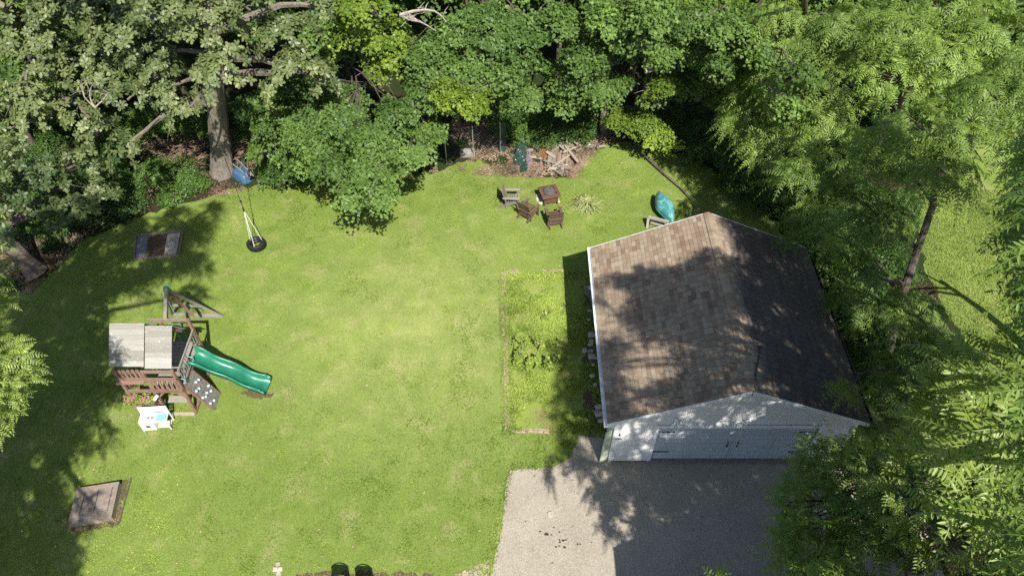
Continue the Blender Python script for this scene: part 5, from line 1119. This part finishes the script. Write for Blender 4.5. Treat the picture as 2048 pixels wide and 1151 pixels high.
b_ = G(1281, 222); tree("maple_tree", "slender maple pole with a small leaf tuft above the yellow green sapling", "tree", [(b_.x, b_.y, 0, .07), (b_.x + .05, b_.y, 2.5, .065), (b_.x + .2, b_.y - .1, 5, .05)], [B(1335, 165, 4.4, 34, rz=.5), B(1310, 190, 3.8, 22, rz=.5)], 'lime', cov=2.1, bark_=M_bark, tint=.3, twigs=9)
mtree("low yellow green sapling right of the grey trunk at the lawn edge", (1262, 262), 3, [B(1275, 245, 1.9, 42, rz=.5), B(1310, 270, 1.6, 34, rz=.45), B(1240, 235, 2.0, 22), B(1330, 285, 1.2, 18, rz=.5)], 'lime', cov=1.9, r0=.06, tint=.45)
b_ = G(1385, 240); tree("maple_tree", "maple with a grey trunk half hidden right of the yellow green sapling", "tree", [(b_.x, b_.y, 0, .16), (b_.x + .1, b_.y, 3, .14), (b_.x + .2, b_.y, 7, .1), (b_.x + .1, b_.y, 10, .06)],
     [B(1430, 140, 4.8, 50), B(1380, 170, 4, 34), B(1460, 60, 7, 55), B(1400, 40, 7.6, 46), B(1490, 130, 5, 40), B(1440, 200, 3.4, 34)], 'maple', cov=1.5, bark_=M_bark, tint=.5)
# far wood: copies of four maples
protos = []
for i, lab in enumerate(("far maple of the wood behind the lawn", "far maple of the wood behind the lawn", "far maple of the wood behind the lawn", "far maple of the wood behind the lawn")):
    r = random.Random(500 + i); lob = []
    for k in range(9):
        a_ = k * 2.4; q_ = (k / 9) ** .5 * 2.6; lob.append(((q_ * math.cos(a_), q_ * math.sin(a_), r.uniform(2.8, 6.5) + (1.5 - .4 * q_)), (r.uniform(1.1, 1.7), r.uniform(1.1, 1.7), r.uniform(.7, 1.0))))
    protos.append(tree("maple_tree", lab, "tree", [(0, 0, 0, .17), (.1, 0, 3, .14), (0, .1, 6, .09), (0, 0, 8, .04)], lob, 'maple' if i != 2 else 'lime', FOREST, cov=1.7, tint=(.35, .5, .15, .6)[i], leaf=.17, twigs=2))
spots = [(-25, 31, 1), (-20.5, 30.5, .95), (-17, 33, 1.05), (-9.5, 31.5, .9), (-7, 34, 1.1), (-3.6, 33, 1.1), (-.5, 34.5, 1.1), (2.4, 33.2, 1.05), (6.2, 33.5, 1.1), (9.6, 31.8, 1.0), (-14, 36, 1.2), (-23, 37, 1.2), (-29, 35, 1.2), (-10, 38, 1.2), (-4, 39, 1.2), (1.5, 39, 1.2), (6, 38.5, 1.2), (11, 37, 1.2), (-18, 40, 1.2), (15.5, 32, 1.1), (12.5, 33, 1.0), (17.5, 29, 1.0), (21, 32, 1.0), (-22, 27.5, .85), (-25.5, 25, .85), (-19.5, 28.5, .8), (4.3, 36, 1), (-6, 36.5, 1), (19, 36, 1.2), (14, 40, 1.3), (24, 40, 1.2), (29, 42, 1.2), (-1, 44, 1.3), (-8, 44, 1.3), (8, 44, 1.3), (-15, 45, 1.3), (-24, 44, 1.3), (17, 46, 1.3), (-31, 42, 1.3)]
for i, (x, y, s_) in enumerate(spots):
    p = protos[i % 4] if i < 4 else copy_tree(protos[(i * 7 + i // 3) % 4]); p.location = (x, y, 0); p.rotation_euler.z = (i * 2.1) % 6.28; p.scale = (s_, s_, s_ * (1 + .1 * (i % 3)))
    where = "left of the oak trunk" if x < -14 else ("between the oak and the top centre" if x < -5 else ("behind the chain link pen" if x < 2 else ("behind the grey trunks right of centre" if x < 12 else "in the upper right corner")))
    p["label"] = "far maple of the wood, " + where; p["group"] = "far maples " + where

# --- understory shrubs
b_ = G(1560, 60, 2); tree("maple_tree", "maple of broad leaf clusters mixed among the walnuts at the upper right", "tree", [(9.5, 29, 0, .2), (9.6, 28.5, 4, .16), (9.8, 27.5, 9, .08)],
     [B(1470, 60, 8, 46), B(1450, 130, 6.6, 40), B(1530, 110, 7.6, 34), B(1580, 220, 7, 30), B(1600, 150, 8, 30)], 'maple', cov=2.0, tint=.6, limb=.2)
def shrub(label, lobes, cov=2.1, tint=.5, leaf=.09, rs=.3, group=None):
    c = lobes[0][0]; t = thing("shrub", label, "shrub", (c[0], c[1], 0), 0, group); L2 = [((L[0][0] - c[0], L[0][1] - c[1], L[0][2]),) + tuple(L[1:]) for L in lobes]
    mb = MB(rnd.randint(1, 999))
    for L in L2:
        for k in range(4): mb.tube(limb_pts((L[0][0] * .5, L[0][1] * .5, 0), (L[0][0] + rnd.uniform(-.4, .4) * L[1][0], L[0][1] + rnd.uniform(-.4, .4) * L[1][1], L[0][2] + .3 * L[1][2]), .1, 3), [.02, .015, .01, .006], 4)
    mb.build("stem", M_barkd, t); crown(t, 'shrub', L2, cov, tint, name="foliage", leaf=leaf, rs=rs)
shrub("rounded bright green bush right of the chain link pen", [B(1030, 250, .8, 40, rz=.7), B(1010, 232, .7, 28, rz=.8), B(1055, 265, .5, 22), B(1020, 275, .4, 18)], tint=.65)
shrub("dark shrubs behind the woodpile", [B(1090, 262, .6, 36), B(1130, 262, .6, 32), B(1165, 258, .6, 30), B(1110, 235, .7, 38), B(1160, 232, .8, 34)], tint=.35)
shrub("leafy green undergrowth left of the oak trunk", [B(290, 235, .8, 55), B(240, 270, .7, 45), B(340, 245, .6, 34), B(200, 220, .8, 40), B(390, 250, .7, 30)], tint=.6)
shrub("green undergrowth at the lawn edge left of the wheelbarrow", [B(360, 350, .4, 42), B(310, 345, .5, 36), B(395, 365, .3, 22), B(340, 385, .3, 26)], tint=.5)
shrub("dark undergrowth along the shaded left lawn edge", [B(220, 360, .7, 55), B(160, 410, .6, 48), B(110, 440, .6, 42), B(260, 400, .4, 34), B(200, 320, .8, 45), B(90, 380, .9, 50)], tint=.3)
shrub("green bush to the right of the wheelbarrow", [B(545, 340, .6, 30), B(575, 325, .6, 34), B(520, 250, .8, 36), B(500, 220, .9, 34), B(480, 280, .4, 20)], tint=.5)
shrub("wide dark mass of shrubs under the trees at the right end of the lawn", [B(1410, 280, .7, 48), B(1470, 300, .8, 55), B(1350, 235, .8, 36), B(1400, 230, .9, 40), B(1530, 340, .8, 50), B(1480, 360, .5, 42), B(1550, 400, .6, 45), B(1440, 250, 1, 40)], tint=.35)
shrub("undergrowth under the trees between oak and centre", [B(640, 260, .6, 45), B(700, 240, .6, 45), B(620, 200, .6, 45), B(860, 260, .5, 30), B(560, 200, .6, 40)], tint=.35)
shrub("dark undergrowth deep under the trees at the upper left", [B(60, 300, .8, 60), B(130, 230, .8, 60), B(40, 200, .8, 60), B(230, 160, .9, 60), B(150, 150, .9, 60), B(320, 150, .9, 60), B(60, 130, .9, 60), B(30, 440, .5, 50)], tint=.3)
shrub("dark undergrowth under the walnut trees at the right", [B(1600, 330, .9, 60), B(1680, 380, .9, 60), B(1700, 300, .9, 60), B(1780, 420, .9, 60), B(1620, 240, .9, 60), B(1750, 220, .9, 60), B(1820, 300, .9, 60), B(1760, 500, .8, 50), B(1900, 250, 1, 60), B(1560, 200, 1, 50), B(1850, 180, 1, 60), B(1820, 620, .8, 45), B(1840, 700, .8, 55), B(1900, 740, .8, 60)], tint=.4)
shrub("dark shrubs along the right wall of the garage", [B(1680, 520, .8, 48), B(1720, 600, .8, 50), B(1740, 690, .8, 50), B(1650, 450, .9, 50), B(1770, 640, .9, 50), B(1600, 420, .9, 40), B(1760, 760, .8, 55), B(1800, 720, .8, 50), B(1790, 560, .8, 45)], tint=.45, cov=1.5)

# --- bare dead branches
def dead(label, root, tips, r0, seed, cat_="branch"):
    r = random.Random(seed); c = G(*root); b = MB(seed)
    for px, py, z in tips:
        e = G(px, py, z) - c; lp = limb_pts((0, 0, 0), e, .18, 5, r); b.tube(lp, [r0 * (1 - .8 * i / 5) for i in range(6)], 6)
        for k in range(4):
            s_ = lp[r.randint(2, 5)]; d = Vector((r.uniform(-1, 1), r.uniform(-1, 1), r.uniform(-.3, 1))).normalized() * r.uniform(.3, .8); b.tube([s_, s_ + d * .5 + Vector((0, 0, .05)), s_ + d], [r0 * .35, r0 * .25, r0 * .1], 4)
    return tag(b.build("dead_branch", M_dead, loc=c), label, cat_)
dead("curved bleached dead branch hanging in the dark gap left of the top centre", (790, 148, 5.0), [(735, 140, 5.2), (720, 100, 5.8), (765, 118, 5.6), (712, 125, 5.4), (750, 108, 5.8), (780, 112, 5.6)], .045, 3)
dead("thick pale dead limb at the top left of the centre maple", (800, 30, 8.2), [(850, 48, 7.8), (872, 62, 7.4), (895, 48, 7.6)], .07, 4)
dead("bare twiggy branches beside the slender pole", (1290, 215, 3.2), [(1330, 220, 3), (1345, 195, 3.2), (1300, 180, 4.2), (1320, 130, 5)], .03, 5)
dead("pale forked dead branch above the slender pole", (1290, 145, 5.5), [(1305, 115, 6), (1340, 110, 6), (1325, 148, 5)], .05, 6)
dead("thin dead twigs between the oak leaf whorls", (190, 215, 7.0), [(190, 165, 7.3), (215, 185, 7.3), (160, 160, 7.2)], .03, 7)
dead("bare twigs poking out at the top right", (1890, 40, 9.5), [(1880, 10, 10), (1900, 0, 10), (1870, 20, 9.8)], .03, 8)

# --- walnut trees on the right
wt = [tuple(G(1768, 745, .0)) + (.18,), tuple(G(1790, 635, 2.6)) + (.145,), tuple(G(1835, 500, 5.2)) + (.12,), tuple(G(1866, 410, 7.0)) + (.10,), tuple(G(1872, 350, 8)) + (.09,), tuple(G(1870, 300, 8.6)) + (.05,)]
tree("walnut_tree", "walnut with a leaning dark trunk standing right of the garage roof", "tree", wt,
     [B(1700, 430, 6, 75, tint=.25), B(1620, 360, 6.0, 60), B(1760, 330, 7.4, 75), B(1850, 260, 8.8, 85), B(1950, 300, 8.6, 80), B(1990, 200, 9.4, 80), B(1720, 540, 4.6, 50, tint=.2), B(1780, 440, 6, 50, tint=.3), B(1885, 345, 8.6, 60), B(1915, 375, 7.6, 32), B(1700, 620, 3.4, 40, tint=.3), B(1620, 450, 4.2, 45, tint=.2)],
     'walnut', cov=2.0, tint=.6, leaf=.155, Lf=.62, npair=7)
tree("walnut_tree", "broad walnut with yellow green pinnate leaves in the upper right", "tree", [tuple(G(1600, 260)) + (.22,), tuple(G(1605, 180, 3)) + (.19,), tuple(G(1610, 60, 7)) + (.13,), tuple(G(1610, -40, 11)) + (.06,)],
     [B(1500, 220, 5.0, 60), B(1560, 150, 6.6, 60), B(1620, 80, 8, 70), B(1560, 40, 8.4, 60), B(1700, 60, 8.8, 75), B(1660, 170, 7.2, 60), B(1520, 290, 4.2, 45), B(1590, 270, 5.2, 55), B(1480, 180, 5, 34), B(1660, 260, 6.4, 60), B(1510, 90, 7, 50)], 'walnut', cov=2.0, tint=.65, leaf=.155, Lf=.62, npair=7)
tree("walnut_tree", "walnut filling the top right corner with bright pinnate leaves", "tree", [(15.5, 26, 0, .24), (15.4, 25, 5, .2), (15.2, 23.5, 10, .12), (15, 23, 13, .05)],
     [B(1800, 60, 9.4, 80), B(1900, 120, 9.4, 80), B(1980, 60, 10, 80), B(2040, 130, 9.8, 70), B(1790, 160, 8.6, 70), B(1880, 20, 10, 70), B(2060, 230, 9, 60)], 'walnut', cov=1.9, tint=.7, leaf=.155, Lf=.62, npair=7)
tree("walnut_tree", "dark foliage of a tree at the right edge over the neighbouring lawn", "tree", [(19.5, 16.5, 0, .2), (19.3, 16.2, 3, .15), (18.9, 15.9, 5.4, .08)],
     [B(2085, 560, 5.6, 42, tint=.2), B(2090, 640, 5.2, 46, tint=.2), B(2090, 480, 5.6, 34, tint=.2)], 'walnut', cov=1.4, tint=.3)
# --- low foliage right of and below the garage
tree("walnut_tree", "shaded young walnut overhanging the lower right corner of the garage roof", "tree", [(12.6, 13.0, 0, .14), (12.4, 12.9, 2.5, .12), (12.2, 12.6, 5, .06)],
     [B(1795, 790, 4.4, 48), B(1700, 765, 4.2, 26, rz=.4), B(1850, 740, 4.6, 70), B(1840, 640, 4.0, 55), B(1910, 720, 4.2, 45), B(1800, 870, 3.8, 44), B(2020, 730, 4, 60)], 'walnut', cov=2.4, tint=.45, leaf=.155, Lf=.62, npair=7)
tree("walnut_tree", "tree in shade at the lower right, its leaves over the driveway", "tree", [(12.2, 8.5, 0, .2), (11.5, 8.2, 4, .16), (10.2, 7.6, 7.5, .1)],
     [B(1660, 930, 5.4, 60), B(1640, 1030, 6.0, 70), B(1730, 1000, 6.6, 75), B(1620, 1120, 6.4, 70), B(1740, 1110, 7.2, 80), B(1840, 1040, 7.6, 80), B(1850, 940, 7.0, 70), B(1940, 1060, 7.8, 80), B(1760, 930, 6.2, 50), B(2020, 950, 7.4, 80), B(1665, 905, 4.9, 26), B(1740, 900, 4.8, 36), B(1710, 935, 5.4, 36), B(2040, 850, 6.6, 70), B(1930, 860, 6.6, 60), B(1590, 1000, 5.4, 34), B(1580, 1080, 5.6, 30)], 'walnut', cov=2.3, tint=.5, leaf=.14, Lf=.55, npair=7)
# nearest crown: large sunlit fronds
tips = [(1950, 740, 11.6, 1.05), (1890, 730, 11.2, .9), (1990, 700, 11.4, .9), (1860, 790, 10.8, .8), (1960, 830, 11.6, 1.0), (1830, 840, 10.2, .75), (1900, 870, 11.0, .8), (1985, 930, 12.0, 1.1), (1930, 960, 12.0, 1.1), (1890, 920, 11.6, 1.0), (2030, 880, 11.8, 1.0), (2040, 800, 11.6, 1), (1950, 1010, 11.8, .9), (2030, 990, 11.4, 1.0),
        (1870, 1010, 10.4, .7), (1780, 960, 9.2, .65), (1750, 900, 8.6, .6), (1800, 1040, 9.0, .6), (2040, 1080, 10.6, .9), (1960, 1110, 10.0, .8), (2030, 720, 11.2, .9), (1840, 1100, 9, .6), (1920, 780, 11.8, 1), (2000, 760, 12, 1), (1950, 890, 12.2, 1.1), (2010, 860, 12.4, 1), (1860, 850, 10.8, .8), (2000, 1040, 12, 1), (1810, 900, 9.6, .7), (1700, 880, 7.6, .5), (1720, 950, 8, .55)]
NEARTIPS = tips
spray_tree("ailanthus_tree", "nearest tree, large bright yellow green pinnate fronds in the lower right corner", "tree", [(9.6, 5.4, 0, .2), (9.4, 5.4, 4, .18), (9.0, 5.5, 8, .12), (8.5, 5.6, 10.6, .06)], tips, 'ail', .86, .195, 9, 7, 'ail', .62)

# --- trees standing beyond the lower right of the frame; their shade falls on roof and driveway
NEAR = [G(*t_[:3]) for t_ in NEARTIPS if t_[0] > 1820 and t_[1] < 1020]
def casters(name, label, trunk, targets, z0, zt, **kw):
    lob = []
    zt0 = zt
    for tg_ in targets:
        px, py, r_ = tg_[:3]; zt = tg_[3] if len(tg_) > 3 else zt0
        for z in np.arange(z0, 19.5, .5):
            L = C(px, py, r_, float(z), zt)
            if not inframe(L): break
        if inframe(L): continue
        if any(((Vector(L[0]) - q_) - SUN * (Vector(L[0]) - q_).dot(SUN)).length < L[1][0] * .95 and (Vector(L[0]) - q_).dot(SUN) > 0 for q_ in NEAR): continue
        lob.append(L)
    print('casters', len(lob), len(targets))
    return tree(name, label, "tree", trunk, lob, 'walnut', Lf=.55, nf=7, npair=7, leaf=.15, **kw)
casters("walnut_tree", "tall walnut beyond the right edge of the driveway", [(17, 4, 0, .4), (16, 4.5, 6, .32), (14, 4.5, 12, .24), (12.5, 4, 16, .15)],
        [(1560, 520, 75), (1470, 560, 60), (1400, 570, 50), (1340, 560, 34), (1560, 640, 90), (1440, 650, 60), (1370, 640, 40), (1245, 575, 36), (1300, 570, 40), (1350, 610, 46), (1400, 540, 40), (1300, 640, 40), (1240, 810, 36), (1330, 790, 40), (1440, 740, 36), (1225, 740, 26), (1300, 600, 30), (1290, 540, 20), (1330, 630, 36), (1270, 640, 22), (1440, 450, 26), (1380, 760, 30), (1210, 830, 24), (1260, 830, 24), (1210, 730, 22), (1500, 680, 40), (1420, 790, 26), (1590, 820, 40), (1640, 700, 90), (1560, 740, 60), (1470, 740, 30), (1620, 580, 70), (1400, 710, 28), (1350, 680, 22), (1500, 470, 40), (1230, 690, 24), (1225, 770, 26), (1300, 800, 34), (1340, 760, 22), (1640, 790, 60), (1470, 480, 26), (1420, 600, 40)], 12, 3.4, cov=2.6)
casters("walnut_tree", "tall walnut beside the house beyond the lower edge of the driveway", [(15.5, -2, 0, .4), (14.5, -2, 6, .32), (12, -1.5, 11, .24), (9, 0, 14, .15)],
        [(1300, 960, 60), (1400, 970, 75), (1500, 980, 80), (1260, 900, 40), (1350, 900, 60), (1450, 890, 60), (1560, 900, 70), (1600, 1000, 80), (1200, 1000, 34), (1480, 815, 40, 3.6), (1425, 825, 30, 3.3), (1545, 812, 40, 3.5), (1390, 850, 26, 2.8), (1245, 880, 26, 1.2), (1300, 862, 26, 1.8), (1340, 850, 24, 2.6), (1600, 850, 40, 2.6), (1240, 1040, 36), (1320, 1040, 60), (1420, 1060, 60), (1130, 900, 26), (1125, 950, 24), (1170, 930, 22), (1115, 820, 20), (1150, 860, 26), (1520, 1060, 60), (1130, 700, 24), (1220, 960, 30)], 8, 0, cov=2.1)
casters("walnut_tree", "very tall walnut standing beyond the lower right corner", [(16, -5, 0, .45), (15, -5, 8, .36), (13, -4, 14, .25), (11, -3, 17, .15)],
        [(1650, 1000, 110), (1700, 900, 90), (1780, 820, 90), (1760, 700, 70), (1650, 1100, 80)], 13, 2.5, cov=1.6)
casters("walnut_tree", "walnut beyond the right edge of the picture, shading the trees beside the garage", [(21, 7, 0, .4), (20, 7, 6, .32), (18, 6.5, 12, .24), (16.5, 6, 16, .15)],
        [(1680, 430, 60), (1740, 520, 70), (1720, 620, 60), (1650, 480, 50), (1790, 440, 50), (1620, 400, 50), (1600, 340, 40), (1800, 580, 50)], 10, 5, cov=1.7)
print("leaves", NLEAF[0])
